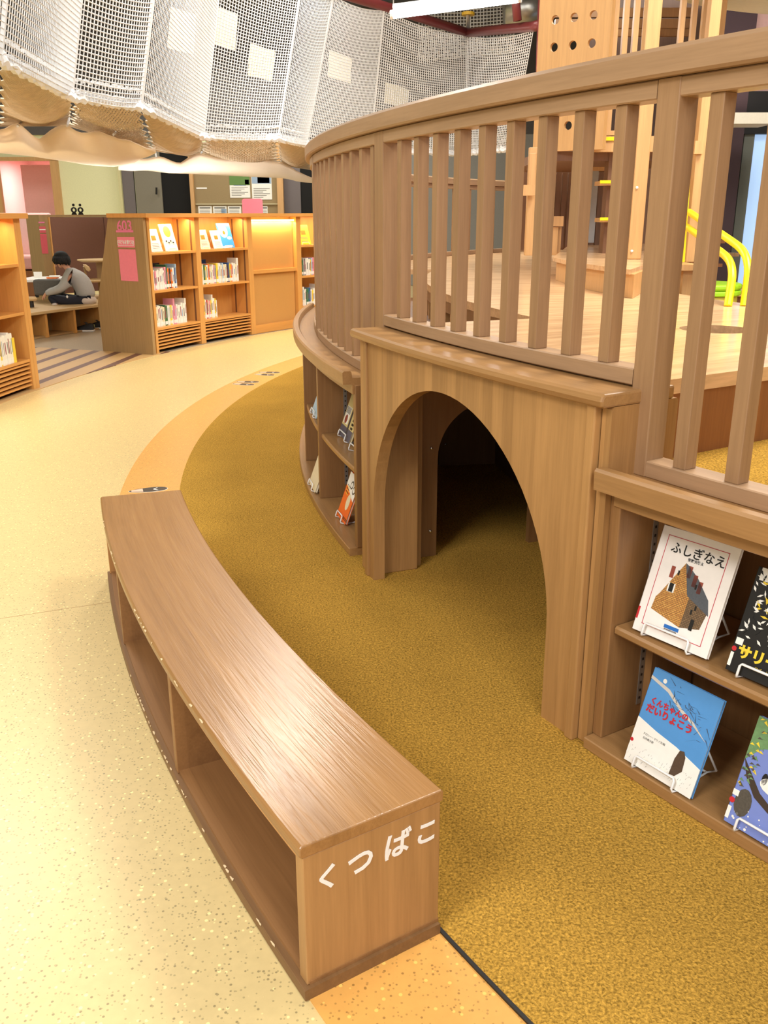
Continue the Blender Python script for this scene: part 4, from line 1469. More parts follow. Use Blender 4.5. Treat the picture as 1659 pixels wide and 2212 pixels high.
# strip lamp in view
t = thing('strip_lamp', 'glowing white strip lamp hanging under the ceiling', 'lamp', tuple(at(980, 15, 10.5)))
A_, B_ = at(850, 31, 10.6), at(1120, -4, 10.2)
build('tube', M().tube([A_, B_], .042, 10), plain('lamp_tube', (255, 250, 240), .4, emit=(255, 246, 230), es=14), t, smooth=True)
build('housing', M().tube([A_ + Vector((0, 0, .06)), B_ + Vector((0, 0, .06))], .04, 6), WHITE, t)
for p in (A_, B_):
    build('end_cap', M().tube([p + (A_ - B_).normalized() * (.03 if p == A_ else -.03), p], .044, 10), WHITE, t)
    build('wire', M().tube([p, p + Vector((0, 0, 1.2))], .008, 5), GREYM, t)
area('strip_lamp_light', (A_ + B_) / 2 - Vector((0, 0, .1)), 1.6, .06, 60, (1, .95, .86), (0, 0, math.atan2((B_ - A_).y, (B_ - A_).x)))
# duct
single('duct', M().tube([at(1090, 22, 14.5), at(1180, 14, 14.5)], .24, 16), SILVER, 'silver air duct under the dark ceiling by the tower', 'duct', tuple(at(1130, 20, 14.5)), smooth=True)
for k, (x, y, Y) in enumerate(((850, 5, 14.),)):
    single('cable_tray', M().box(at(x, y - 10, Y), (1.6, .25, .12), rad(-12)), BLACK, ['dark cable tray under the ceiling above the strip lamp', 'dark cable tray hidden behind the net'][k], 'cable tray', tuple(at(x, y - 10, Y)))

# curved soffit at the top right, with an added unseen lamp facing it
t = thing('soffit', 'curved white ceiling soffit edge at the top right corner', 'soffit', tuple(at(1600, 10, 8.5)))
so = [at(1380, -25, 9.6), at(1440, -4, 9.3), at(1500, 10, 9.0), at(1560, 21, 8.8), at(1620, 28, 8.6), at(1700, 34, 8.4)]
ZS = 3.25
so = [atz(x, y, ZS) for x, y in ((1400, -22), (1440, -4), (1500, 10), (1560, 21), (1620, 28), (1700, 34))]
top = [p.copy() for p in so]
poly = [(p.x, p.y) for p in so] + [(so[-1].x + .2, so[-1].y - 3), (so[0].x - .6, so[0].y - 3)]
SOFF = plain('soffit_white', (246, 240, 222), .8)
build('soffit_panel', M().prism(poly, ZS, ZS + .09), SOFF, t)
area('soffit_fill', (5.2, 9.0, 2.75), 1.0, 1.0, 16, (1, .92, .78), (rad(180), 0, 0))

# ------------------------------------------------------------------ climbing tower on the step
t = thing('climbing_tower', 'tall pale wooden climbing tower with a hole panel and slatted gallery', 'play tower', tuple(at(1300, 560, 7.0)))


def postpx(x, ytop, ybot, Y, w, name='post', mat=W_TOWER, d=None):
    """upright timber of real width w at image column x taken at its foot"""
    p = at(x, ybot, Y)
    q = at(x, ytop, Y)
    return build(name, M().box((p.x, Y + (d or w) / 2, (p.z + q.z) / 2), (w, d or w, q.z - p.z)), mat, t, bevel=.004)


# hole panel
pA, pB = at(1166, 318, 6.72), at(1284, 318, 6.5)
zlo, zhi = at(1220, 305, 6.6).z, 3.02


def tp_(s, z): return Vector((lerp(pA, pB, s).x, lerp(pA, pB, s).y, z))


xr = (pB - pA).normalized()
nr = Vector((xr.y, -xr.x, 0))
wp = (pB - pA).length
m = M()
_r0, _r1 = at(1224, 37, 6.6).z, at(1222, 97, 6.6).z
rowsz = [_r0 + (_r1 - _r0) * k for k in range(5)]
cell = wp / 3
for r_, zc in enumerate(rowsz):
    for c_ in range(3):
        s0, s1 = c_ / 3, (c_ + 1) / 3
        z0, z1 = zc - (_r0 - _r1) / 2, zc + (_r0 - _r1) / 2
        if r_ == len(rowsz) - 1: z0 = zlo
        if r_ == 0: z1 = zhi
        nh = 24
        ctr = tp_((s0 + s1) / 2, zc)
        inner, outr = [], []
        for k in range(nh):
            a = 2 * math.pi * k / nh
            ca, sa = math.cos(a), math.sin(a)
            inner.append(ctr + xr * .028 * ca + Vector((0, 0, .028 * sa)))
            sc = 1 / max(abs(ca), abs(sa))
            zz = zc + (sa * sc) * ((z1 - zc) if sa > 0 else (zc - z0))
            outr.append(tp_((s0 + s1) / 2 + (s1 - s0) / 2 * ca * sc, zz))
        off = -nr * .03
        vs = inner + outr + [p + off for p in inner] + [p + off for p in outr]
        fs = []
        for k in range(nh):
            k2 = (k + 1) % nh
            fs += [(k, k2, nh + k2, nh + k), (2 * nh + k, 3 * nh + k, 3 * nh + k2, 2 * nh + k2), (k, 2 * nh + k, 2 * nh + k2, k2)]
        m.add(vs, fs)
build('hole_panel', m, W_TOWER, t)
build('panel_frame', M().slab([tp_(-.13, zlo - .06), tp_(0, zlo - .06), tp_(0, 3.3), tp_(-.13, 3.3)], -nr * .06), W_TOWER, t)
build('panel_frame', M().slab([tp_(1., zlo - .06), tp_(1.14, zlo - .06), tp_(1.14, 3.3), tp_(1., 3.3)], -nr * .06), W_TOWER, t)
build('panel_frame', M().slab([tp_(0, 2.93), tp_(1, 2.93), tp_(1, 3.05), tp_(0, 3.05)], nr * .012), W_TOWER, t)
build('panel_frame', M().slab([tp_(0, zlo - .06), tp_(1, zlo - .06), tp_(1, zlo), tp_(0, zlo)], -nr * .06), W_TOWER, t)
# floor of the gallery
gx0, gx1 = tp_(.0, 0).x, at(1560, 100, 6.4).x
build('gallery_floor', M().box(((gx0 + gx1) / 2, 7.6, zlo - .09), (gx1 - gx0, 1.8, .06)), W_DARK, t)  # same timber as the tower, its shade painted as dark wood
build('gallery_fascia', M().box(((at(1290, 300, 6.4).x + gx1) / 2, 6.6, zlo - .02), (gx1 - at(1290, 300, 6.4).x, .05, .10)), W_TOWER, t)
build('yellow_edge', M().box(((at(1290, 300, 6.4).x + at(1345, 300, 6.4).x) / 2, 6.568, at(1300, 300, 6.568).z), (at(1345, 300, 6.4).x - at(1290, 300, 6.4).x, .012, .022)), YELLOW, t)
for k, (x, w) in enumerate(((1305, .034), (1324, .034), (1346, .034), (1368, .034), (1390, .034), (1413, .034), (1466, .034), (1491, .034), (1513, .034), (1531, .034), (1550, .055))):
    Y = 6.6 + (.0 if k < 6 else (k - 5) * .28)
    p = at(x, 120, Y)
    build('baluster', M().box((p.x, Y, (zlo + 3.1) / 2), (w, .045, 3.1 - zlo)), W_TOWER, t)
build('gallery_rail', M().box(((at(1300, 0, 6.6).x + at(1440, 0, 6.6).x) / 2, 6.6, 3.12), (at(1440, 0, 6.6).x - at(1300, 0, 6.6).x, .07, .06)), W_TOWER, t)
build('gallery_rail', M().box(((at(1290, 290, 6.6).x + at(1345, 290, 6.6).x) / 2, 6.6, at(1300, 288, 6.6).z), (at(1345, 290, 6.6).x - at(1290, 290, 6.6).x, .06, .03)), W_TOWER, t)
for (x, y, wd, Y) in ((1350, 28, 1.2, 8.6), (1350, 52, 1.2, 8.6), (1360, 70, 1.1, 9.2)):
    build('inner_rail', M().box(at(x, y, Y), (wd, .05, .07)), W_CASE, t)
build('inner_wall', M().box((at(1390, 100, 9.6).x, 9.62, 2.6), (1.1, .04, 1.5)), wood('shaded_interior_wood', (74, 52, 40), 'z'), t)  # dark panel added in place of the gallery's shaded interior
# posts
bigx = at(1369, 571, 5.8)
build('corner_post', M().box((bigx.x, 5.84, (1.13 + 3.2) / 2), (.085, .085, 2.07)), W_TOWER, t, bevel=.006)
for z in (1.18, 1.55):
    build('bolt', M().ball((bigx.x - .02, 5.795, z), .009, 6), WHITE, t)
postpx(1142, 318, 552, 6.66, .055)
postpx(1148, 330, 410, 6.62, .05)
build('low_rail', M().box((at(1141, 415, 6.6).x, 6.6, at(1141, 411, 6.6).z), (.10, .05, .07)), W_TOWER, t)
postpx(1196, 490, 551, 7.0, .05)
postpx(1206, 490, 551, 7.05, .03)
build('low_rail', M().box((at(1200, 478, 7.0).x, 7.0, at(1200, 478, 7.0).z), (.11, .05, .07)), W_TOWER, t)
# dim room under the gallery
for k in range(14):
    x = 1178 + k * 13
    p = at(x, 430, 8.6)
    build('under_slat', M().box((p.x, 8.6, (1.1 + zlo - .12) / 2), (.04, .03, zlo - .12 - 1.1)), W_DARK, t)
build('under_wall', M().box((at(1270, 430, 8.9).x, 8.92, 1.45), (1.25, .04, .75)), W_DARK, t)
p = at(1282, 440, 8.2)
build('pale_strip', M().box((p.x, 8.2, 1.47), (.05, .02, .62)), plain('pale_grey', (180, 180, 180), .6), t)
build('cross_rail', M().box((at(1300, 350, 7.6).x, 7.6, at(1300, 356, 7.6).z), (.34, .05, .09)), W_TOWER, t)
# ladder with yellow nosings
l = thing('ladder_steps', 'wooden ladder steps with yellow nosings beside the big tower post', 'ladder', tuple(at(1345, 548, 6.5)))
for y in (389, 469, 549):
    a, b = at(1296, y, 6.6), at(1374, y, 6.6)
    s_ = build('tread', M().box(((a.x + b.x) / 2, 6.68, a.z - .02), (b.x - a.x, .16, .028)), W_TOWER, l)
    build('nosing', M().box(((a.x + b.x) / 2, 6.594, a.z - .012), (b.x - a.x, .012, .02)), YELLOW, s_)
for y in (430, 512):
    a, b = at(1330, y, 6.6), at(1374, y, 6.6)
    build('tread', M().box(((a.x + b.x) / 2, 6.68, a.z - .02), (b.x - a.x, .16, .06)), W_TOWER, l)
build('ladder_side', M().box((at(1312, 450, 6.7).x, 6.75, 1.46), (.03, .12, .74)), W_DARK, l)
# round steel hand holds
for k, (x, y) in enumerate(((1391, 231), (1384, 275), (1378, 320), (1372, 364))):
    single('hand_hold', M().disc(at(x, y, 5.86), (.45, -1, 0), .030, .02, 18), SILVER, f'round steel hand hold on the big tower post, {ORD[k]} from the top', 'hand hold', tuple(at(x, y, 5.86)), 'steel hand holds', smooth=False)

# second post, plinth and yellow hand rails
t = thing('slide_post', 'slim pale wooden post standing on a box plinth behind the right railing', 'post', tuple(at(1478, 650, 5.5)))
a, b = at(1484, 566, 5.6), at(1500, 350, 5.6)
build('post', M().box((a.x + .01, 5.6, (a.z + 2.6) / 2), (.06, .07, 2.6 - a.z)), W_TOWER, t, bevel=.004)
build('plinth', M().box((at(1473, 600, 5.45).x, 5.45, (a.z - .03 + .6) / 2), (.085, .3, a.z - .03 - .6)), W_TOWER, t)
build('plinth_cap', M().box((at(1476, 570, 5.4).x, 5.42, a.z - .015), (.14, .34, .03)), W_TOWER, t)
build('cleat', M().box((at(1503, 318, 5.6).x, 5.56, at(1503, 320, 5.6).z), (.05, .04, .07)), W_TOWER, t)
t = thing('yellow_handrail', 'bright yellow bent tube handrails rising from the deck edge beside the slide post', 'handrail', tuple(at(1590, 662, 4.35)))
z0 = .985
f1, f2 = atz(1572, 662, z0), atz(1607, 661, z0)


def bent(foot, pix, name):
    pts = [foot] + [at(x, y, Y) for x, y, Y in pix]
    # smooth the polyline
    for _ in range(3):
        q = [pts[0]]
        for i in range(len(pts) - 1):
            q += [lerp(pts[i], pts[i + 1], .25), lerp(pts[i], pts[i + 1], .75)]
        pts = q + [pts[-1]]
    build(name, M().tube(pts, .019, 10), YELLOW, t, smooth=True)


bent(f1, [(1578, 625, 4.36), (1583, 588, 4.4), (1576, 560, 4.5), (1552, 540, 4.75), (1484, 490, 5.5)], 'rail_tube')
bent(f2, [(1613, 620, 4.36), (1618, 574, 4.4), (1606, 540, 4.5), (1578, 519, 4.75), (1489, 458, 5.5)], 'rail_tube')
p, q = at(1474, 566, 5.52), at(1490, 384, 5.52)
build('upright_strip', M().slab([(p.x - .016, 5.52, p.z), (p.x + .014, 5.52, p.z), (q.x + .004, 5.52, q.z), (q.x - .004, 5.52, q.z + .02)], (0, .02, 0)), YELLOW, t)

# green cushioned seat beyond, window bench and wall
t = thing('cushioned_bench', 'lime green cushioned seat with a rounded end beyond the yellow handrails', 'seat', tuple(at(1540, 630, 6.6)))


def stadium(cx, cy, hl, hw, n=14):
    return [(cx + hl + hw * math.cos(a), cy + hw * math.sin(a)) for a in np.linspace(-math.pi / 2, math.pi / 2, n)] + [(cx - hl + hw * math.cos(a), cy + hw * math.sin(a)) for a in np.linspace(math.pi / 2, 1.5 * math.pi, n)]


e = at(1604, 618, 6.7)
zc_ = at(1540, 606, 6.95).z
cxx = e.x - .75
build('cushion', M().prism(stadium(cxx, 6.75, .5, .25), zc_ - .045, zc_), GREEN, t, bevel=.015)
build('cushion', M().prism(stadium(cxx, 6.75, .5, .25), zc_ - .085, zc_ - .047), GREEN, t, bevel=.01)
build('seat_side', M().prism(stadium(cxx, 6.75, .49, .235), zc_ - .20, zc_ - .087), plain('pale_yellow_vinyl', (224, 206, 90), .5), t)
build('seat_base', M().prism(stadium(cxx, 6.75, .52, .265), zc_ - .235, zc_ - .20), W_TOWER, t)
for k in range(6):
    build('leg', M().box((cxx - .5 + k * .1, 6.54, (zc_ - .235) / 2), (.012, .012, zc_ - .235)), WHITE, t)
build('leg', M().box((cxx + .3, 6.8, (zc_ - .235) / 2), (.3, .2, zc_ - .235)), W_DARK, t)
t = thing('window_bench', 'brown bench ledge under the pale blue window at the right', 'bench', tuple(at(1600, 640, 7.4)))
zb_ = at(1600, 628, 7.4).z
xb0, xb1 = at(1548, 630, 7.4).x, 6.4
build('bench_top', M().box(((xb0 + xb1) / 2, 7.7, zb_ - .02), (xb1 - xb0, .7, .04)), W_TOWER, t)
build('bench_front', M().box(((xb0 + xb1) / 2, 7.45, (zb_ - .04) / 2), (xb1 - xb0, .04, zb_ - .04)), W_EDGE, t)
YP = 12.4
pz = lambda px, Y=YP: at(px, 420, Y).x
struct('wall_right_inner', M().box(((pz(1405) + pz(1592)) / 2, YP + .1, 2.1), (pz(1592) - pz(1405), .2, 4.2)), PLUM)
WG = plain('window_glow', (176, 206, 240), .3, emit=(170, 204, 246), es=.75)
w = struct('window_1', M().box(((pz(1622) + pz(1800)) / 2, YP + .2, 1.3), (pz(1800) - pz(1622), .05, 2.2)), WG, label='pale blue lit window')
build('window_frame', M().box(((pz(1600) + pz(1622)) / 2, YP + .15, 1.3), (pz(1622) - pz(1600), .1, 2.2)), plain('grey_frame', (112, 116, 108), .6), w)
build('window_frame', M().box(((pz(1590) + pz(1800)) / 2, YP + .12, 2.62), (pz(1800) - pz(1590), .14, .5)), BLACK, w)
build('window_sill', M().box(((pz(1600) + pz(1800)) / 2, YP + .02, .2), (pz(1800) - pz(1600), .4, .05)), W_TOWER, w)
struct('wall_upper_inner', M().box(((pz(1520) + pz(1800)) / 2, YP + .35, 3.6), (pz(1800) - pz(1520), .1, 1.6)), PINKW)
single('ledge_shelf', M().box(((pz(1500, 11.5) + pz(1644, 11.5)) / 2, 11.6, at(1560, 258, 11.5).z), (pz(1644, 11.5) - pz(1500, 11.5), .5, .12)), SOFF, 'pale ledge high up on the plum wall behind the right railing', 'ledge', tuple(at(1560, 258, 11.5)))
area('ledge_glow', (pz(1560), 11.9, at(1560, 240, 11.5).z + .1), .6, .3, 6, (1, .78, .7), (rad(180), 0, 0))
t = thing('small_bookcase', 'small dark bookcase with a few books behind the slide post', 'bookcase', tuple(at(1512, 600, 9.0)))
x0, x1 = at(1492, 560, 9.).x, at(1560, 560, 9.).x
zt_, zq = at(1500, 520, 9.).z, .35
build('side', M().box((x0 + .02, 9.1, (zt_ + 0) / 2), (.04, .25, zt_)), W_EDGE, t)
build('back', M().box(((x0 + x1) / 2, 9.22, zt_ / 2), (x1 - x0, .02, zt_)), W_DARK, t)
for y in (522, 573, 612):
    build('shelf', M().box(((x0 + x1) / 2, 9.1, at(1500, y, 9.).z), (x1 - x0, .25, .03)), W_EDGE, t)
for k in range(4):
    zf = at(1500, 573, 9.).z + .016
    single('book', M().box((x0 + .075 + k * .034, 9.06, zf + .1), (.028, .16, .2)), [BM['white'], BM['dark grey'], BM['grey'], BM['white']][k],
           f'{["white", "dark", "grey", "white"][k]} book, {ORD[k]} on the small bookcase behind the slide post', 'book', (x0 + .075 + k * .034, 9.06, zf), 'books on the small bookcase')

# ------------------------------------------------------------------ seating area with the reader
t = thing('seating_bench', 'curved pale wooden seating bench with open shoe compartments under the reader', 'bench', tuple(pol(D, 12.1, 155)))
SEAT = wood('seat_wood', (206, 176, 128), 't', rough=.4, con=.1)
ZSEAT = .318
build('seat_top', M().arc(D, 11.80, 13.0, ZSEAT - .035, ZSEAT, 146.5, 162, .004), SEAT, t)
build('back_board', M().arc(D, 12.22, 12.24, 0, ZSEAT - .035, 146.5, 162), W_ENDP, t)
build('bottom_board', M().arc(D, 11.86, 12.24, 0, .02, 146.5, 162), W_ENDP, t)
for a in (148.2, 150.9, 153.15, 155.4, 157.7, 160):
    build('divider', M().radbox(D, a, 11.83, 12.24, .035, 0, ZSEAT - .035), W_SHELFZ, t)
# padded partition behind
t = thing('padded_partition', 'mauve padded partition with wooden top behind the seated reader', 'partition', tuple(at(150, 600, 13.6)))
a, b = at(84, 470, 13.3), at(300, 470, 14.8)
dv = (b - a).normalized()
nv = Vector((-dv.y, dv.x, 0)).normalized()
for u0, u1 in ((.085, .62), (.625, 1.)):
    p, q = lerp(a, b, u0), lerp(a, b, u1)
    build('pad', M().slab([(p.x, p.y, .3), (q.x, q.y, .3), (q.x, q.y, 1.37), (p.x, p.y, 1.37)], nv * .08), MAUVE, t, bevel=.012)
build('top_cap', M().slab([(a.x, a.y, 1.372), (b.x, b.y, 1.372), (b.x, b.y, 1.402), (a.x, a.y, 1.402)], nv * .3 - nv * .04), W_ENDP, t)
p, q = a, lerp(a, b, .08)
ebd = build('end_board', M().slab([(p.x, p.y, 0), (q.x, q.y, 0), (q.x, q.y, 1.372), (p.x, p.y, 1.372)], nv * .3), W_ENDP, t)
q2 = lerp(a, b, .084)
build('edge_post', M().slab([(q.x, q.y, 0), (q2.x + .01, q2.y, 0), (q2.x + .01, q2.y, 1.372), (q.x, q.y, 1.372)], -nv * .02), W_SHELFZ, t)


def on_pl(px, py, off=.004):
    return onplane(px, py, a - nv * off, nv)


PKD = plain('pink_sign_dim', (214, 92, 104), .6)
build('sign_bar', M().slab([on_pl(x, y) for x, y in ((83, 479), (96, 479), (96, 482), (83, 482))], -nv * .003), PINKD, ebd)
build('sign_label', M().slab([on_pl(x, y) for x, y in ((84, 489), (98, 489), (99, 503), (86, 503))], -nv * .003), PKD, ebd)
build('sign_panel', M().slab([on_pl(x, y) for x, y in ((86, 505), (100, 505), (104.5, 548), (91, 548))], -nv * .003), PKD, ebd)
build('text_bar', M().slab([on_pl(x, y, .008) for x, y in ((85, 495), (98, 495), (98, 497), (85, 497))], -nv * .003), PAPER, ebd)
# two little cut-out figures on top
for k, x in enumerate((162, 176)):
    c = lerp(a, b, (x - 84) / 216.)
    m = M()
    base = Vector((c.x, c.y, 1.402)) + nv * .06
    for i in range(20):
        a0, a1 = 2 * math.pi * i / 20, 2 * math.pi * (i + 1) / 20
        q_ = []
        for aa, r0 in ((a0, .026), (a0, .050), (a1, .050), (a1, .026)):
            q_.append(base + dv * r0 * math.cos(aa) + Vector((0, 0, .066 + r0 * .8 * math.sin(aa))))
        m.slab(q_, nv * .012)
    m.slab([base + dv * x_ + Vector((0, 0, z_)) for x_, z_ in ((-.045, 0), (.045, 0), (.03, .03), (-.03, .03))], nv * .012)
    m.disc(base + Vector((0, 0, .135)) + nv * .006, nv, .020, .012, 14)
    single('ornament', m, BLACK, ['small black cut-out figure on the partition top, left one', 'small black cut-out figure on the partition top, right one'][k], 'ornament', tuple(base), 'black cut-out figures')

# pink bench with back beyond
t = thing('pink_sofa', 'pale pink padded sofa bench behind the left bookcase', 'sofa', tuple(at(60, 600, 14.0)))
p = at(48, 582, 14.0); q = at(92, 552, 14.0)
PKV = plain('pink_vinyl', (232, 170, 164), .5)
build('seat_pad', M().box((p.x - .1, 14.25, (p.z + q.z) / 2), (.85, .55, .2)), PKV, t, bevel=.04)
build('base', M().box((p.x - .1, 14.25, (p.z - .02) / 2), (.8, .5, p.z - .02)), W_EDGE, t)
build('back_pad', M().box((p.x - .12, 14.6, .98), (.85, .12, .9)), PINKW, t, bevel=.03)

# round table and chair at the right of the reader
t = thing('round_table', 'round pale wooden table beside the mauve partition', 'table', tuple(at(215, 640, 13.0)))
c = at(222, 562, 12.9)
zt_ = at(200, 560, 12.9).z
build('tabletop', M().lathe((c.x, c.y, 0), [(.02, zt_ - .03), (.28, zt_ - .03), (.34, zt_ - .012), (.34, zt_), (.02, zt_)], 28), SEAT, t)
build('pedestal', M().box((c.x - .02, c.y, zt_ / 2), (.12, .12, zt_ - .04)), W_ENDP, t)
build('foot', M().lathe((c.x - .02, c.y, 0), [(.02, 0), (.24, 0), (.22, .03), (.02, .05)], 20), W_ENDP, t)
t = thing('wooden_chair', 'small wooden chair with a rounded back between reader and table', 'chair', tuple(at(196, 650, 12.6)))
s_ = at(196, 604, 12.6)
build('seat', M().lathe((s_.x + .05, 12.65, s_.z - .03), [(.02, 0), (.17, 0), (.185, .018), (.17, .035), (.02, .035)], 18), SEAT, t)
for dx, dy in ((-.12, -.12), (.12, -.12), (-.12, .12), (.12, .12)):
    build('leg', M().tube([(s_.x + .05 + dx, 12.65 + dy, s_.z - .03), (s_.x + .05 + dx * 1.3, 12.65 + dy * 1.3, 0)], .016, 8), W_ENDP, t)
b0 = at(186, 586, 12.5)
build('back_rail', M().slab([at(x, y, 12.45) for x, y in ((178, 571), (183, 571), (191, 577), (194, 583), (192, 587), (186, 584))], (0, .05, 0)), SEAT, t, bevel=.008)
build('back_stick', M().tube([at(181, 575, 12.48), at(188, 602, 12.55)], .014, 8), W_ENDP, t)

# low table in front of the reader with things on it
t = thing('low_table', 'low white table left of the reader, partly hidden by the bookcase', 'table', tuple(at(90, 650, 12.2)))
zt_ = at(90, 603, 12.25).z
tx0, tx1 = at(40, 600, 12.3).x, at(148, 600, 12.3).x
build('tabletop', M().box(((tx0 + tx1) / 2, 12.45, zt_ - .015), (tx1 - tx0, .7, .03)), WHITE, t, bevel=.004)
for x in (tx0 + .06, tx1 - .06):
    for y in (12.18, 12.72):
        build('leg', M().box((x, y, (zt_ - .03 + ZSEAT) / 2), (.04, .04, zt_ - .03 - ZSEAT)), BLACK, t)
GCL = plain('grey_cloth', (96, 94, 90), .95, vary=.15, scale=60)
x0, x1 = at(70, 620, 11.9).x, at(130, 620, 11.9).x
m = M()
m.box(((x0 + x1) / 2, 12.0, zt_ - .085), (x1 - x0, .18, .20))
single('grey_bag', m, GCL, 'grey cloth bag hanging over the front of the low table', 'bag', ((x0 + x1) / 2, 12.0, zt_ - .18), bevel=.03)
single('paper_stand', M().slab([at(72, 587, 12.5), at(90, 587, 12.5), at(91, 600, 12.45), at(74, 600, 12.45)], (0, .004, 0)), PAPER, 'white printed card standing on the low table', 'card', tuple(at(80, 600, 12.4)))
single('paper', M().box((at(72, 604, 12.25).x, 12.3, zt_ + .003), (.12, .16, .004), .3), PAPER, 'white sheet of paper lying on the low table', 'paper', (at(72, 604, 12.25).x, 12.3, zt_))
m = M().tube([at(60 + 3 * k, 606 + (k % 3) - 1.5 * math.sin(k), 12.2) for k in range(8)], .012, 6)
single('strap', m, BLACK, 'black strap lying on the low table edge', 'strap', tuple(at(66, 606, 12.2)))
for k, (x, cl, lb) in enumerate(((114, 'orange', 'orange book stacked on the low table by the reader, bottom one'), (119, 'white', 'white book stacked on the low table by the reader, top one'))):
    p = at(x, 603, 12.35)
    single('book', M().box((p.x, 12.35, zt_ + .012 + k * .02), (.13, .1, .018), .2 * k), BM[cl], lb, 'book', (p.x, 12.35, zt_ + k * .02))
# round stool knob at the left
t = thing('stool', 'small round wooden stool beside the bookcase at the left edge', 'stool', tuple(at(70, 680, 11.4)))
p = at(70, 645, 11.3)
build('stool_seat', M().lathe((p.x - .02, 11.3, p.z - .025), [(.01, 0), (.06, 0), (.075, .02), (.06, .045), (.01, .045)], 18), SEAT, t)
build('stem', M().tube([(p.x - .02, 11.3, p.z - .02), (p.x - .02, 11.3, 0)], .03, 8), BLACK, t)

# trainers on the floor
def trainer(name_label, heel, ang, group):
    o = thing('trainer', name_label, 'shoe', tuple(heel), group)
    c_, s_n = math.cos(ang), math.sin(ang)

    def W(x, y, z): return Vector((heel[0] + x * c_ - y * s_n, heel[1] + x * s_n + y * c_, heel[2] + z))
    prof = [(0, .028, .075), (.03, .034, .085), (.07, .034, .080), (.11, .034, .070), (.15, .040, .056), (.19, .044, .046), (.225, .038, .038), (.245, .018, .030)]

    def loft(zlo_, zmul, wmul, closed_top=True):
        rows = []
        for x, w, h in prof:
            row = []
            for k in range(13):
                aa = math.pi * k / 12
                row.append(W(x, math.cos(aa) * w * wmul, zlo_ + math.sin(aa) ** .7 * h * zmul))
            rows.append(row)
        mm = M().grid(rows)
        mm.add(rows[0], [tuple(range(13))])
        mm.add(rows[-1], [tuple(range(12, -1, -1))])
        return mm
    up = build('upper', loft(.018, 1., 1.), BLACK, o, smooth=True)
    out = [(x, w * 1.1) for x, w, h in prof]
    poly = [W(x - (.006 if x == 0 else 0) + (.008 if x > .24 else 0), w, 0) for x, w in out] + [W(x - (.006 if x == 0 else 0) + (.008 if x > .24 else 0), -w, 0) for x, w in out[::-1]]
    build('sole', M().prism([(p.x, p.y) for p in poly], heel[2], heel[2] + .022), WHITE, o, bevel=.004)
    build('tongue', M().slab([W(.065, -.022, .085), W(.065, .022, .085), W(.095, .02, .115), W(.09, -.02, .115)], W(.012, 0, 0) - W(0, 0, 0)), BLACK, o)
    PYL = plain('pale_lime', (226, 232, 150), .5)
    build('heel_patch', M().slab([W(.0, -.037, .05), W(.03, -.0405, .05), W(.025, -.037, .085), W(.0, -.033, .085)], W(0, -.004, 0) - W(0, 0, 0)), PYL, o)
    mm = M().join(text('N', .055, .004, bold=.003), frame_mtx(W(.115, -.041, .045), W(-1, 0, 0) - W(0, 0, 0), W(0, 0, 1) - W(0, 0, 0)) if c_ < 0 else frame_mtx(W(.115, -.041, .045), W(1, 0, 0) - W(0, 0, 0), W(0, 0, 1) - W(0, 0, 0)))
    build('side_letter', mm, PYL, o)
    for k in range(3):
        build('lace', M().tube([W(.10 + .02 * k, -.02, .078 - .009 * k), W(.10 + .02 * k, .02, .078 - .009 * k)], .004, 5), PYL, o)
    return o


h1 = atz(203, 716, 0)
trainer('black trainer with a pale letter on its side, on the floor under the bench', (h1.x, h1.y, .0), rad(180 - 4), 'pair of black trainers')
h2 = atz(221, 713, 0)
trainer('black trainer behind the other one, half hidden by the 603 end panel', (h2.x, h2.y + .11, .0), rad(180 - 4), 'pair of black trainers')


# the reader: cross-legged on the bench, bent over, facing left
def skin_mesh(name, verts, edges, mat, parent, root=0, sub=2):
    me = bpy.data.meshes.new(name)
    me.from_pydata([tuple(Vector(v[0]) - WL[parent]) for v in verts], edges, [])
    o = bpy.data.objects.new(name, me)
    COL.objects.link(o)
    sk = o.modifiers.new('skin', 'SKIN')
    sk.use_smooth_shade = True
    for i, v in enumerate(verts):
        r = v[1] if isinstance(v[1], tuple) else (v[1], v[1])
        me.skin_vertices[0].data[i].radius = r
        me.skin_vertices[0].data[i].use_root = (i == root)
    sb = o.modifiers.new('sub', 'SUBSURF')
    sb.levels = sb.render_levels = sub
    dg = bpy.context.evaluated_depsgraph_get()
    nm = bpy.data.meshes.new_from_object(o.evaluated_get(dg))
    bpy.data.objects.remove(o)
    nm.name = name
    nm.materials.clear()
    nm.materials.append(mat)
    ob = bpy.data.objects.new(name, nm)
    COL.objects.link(ob)
    ob.parent = parent
    WL[ob] = WL[parent].copy()
    for pl in nm.polygons: pl.use_smooth = True
    return ob


SKIN = plain('skin', (214, 160, 132), .5)
HAIR = plain('black_hair', (12, 11, 12), .75, vary=.3, scale=90)
SWEAT = plain('grey_sweatshirt', (176, 176, 176), .9, vary=.08, scale=70)
NAVY = plain('navy_trousers', (26, 28, 42), .8)
SHIRT = plain('white_shirt', (212, 202, 196), .8)
P = thing('person', 'person in grey sweatshirt and dark trousers sitting cross-legged and bent over, reading', 'person', tuple(at(165, 662, 11.75)))
V = {}


def j(n, x, y, Y, r): V[n] = (at(x, y, Y), r)


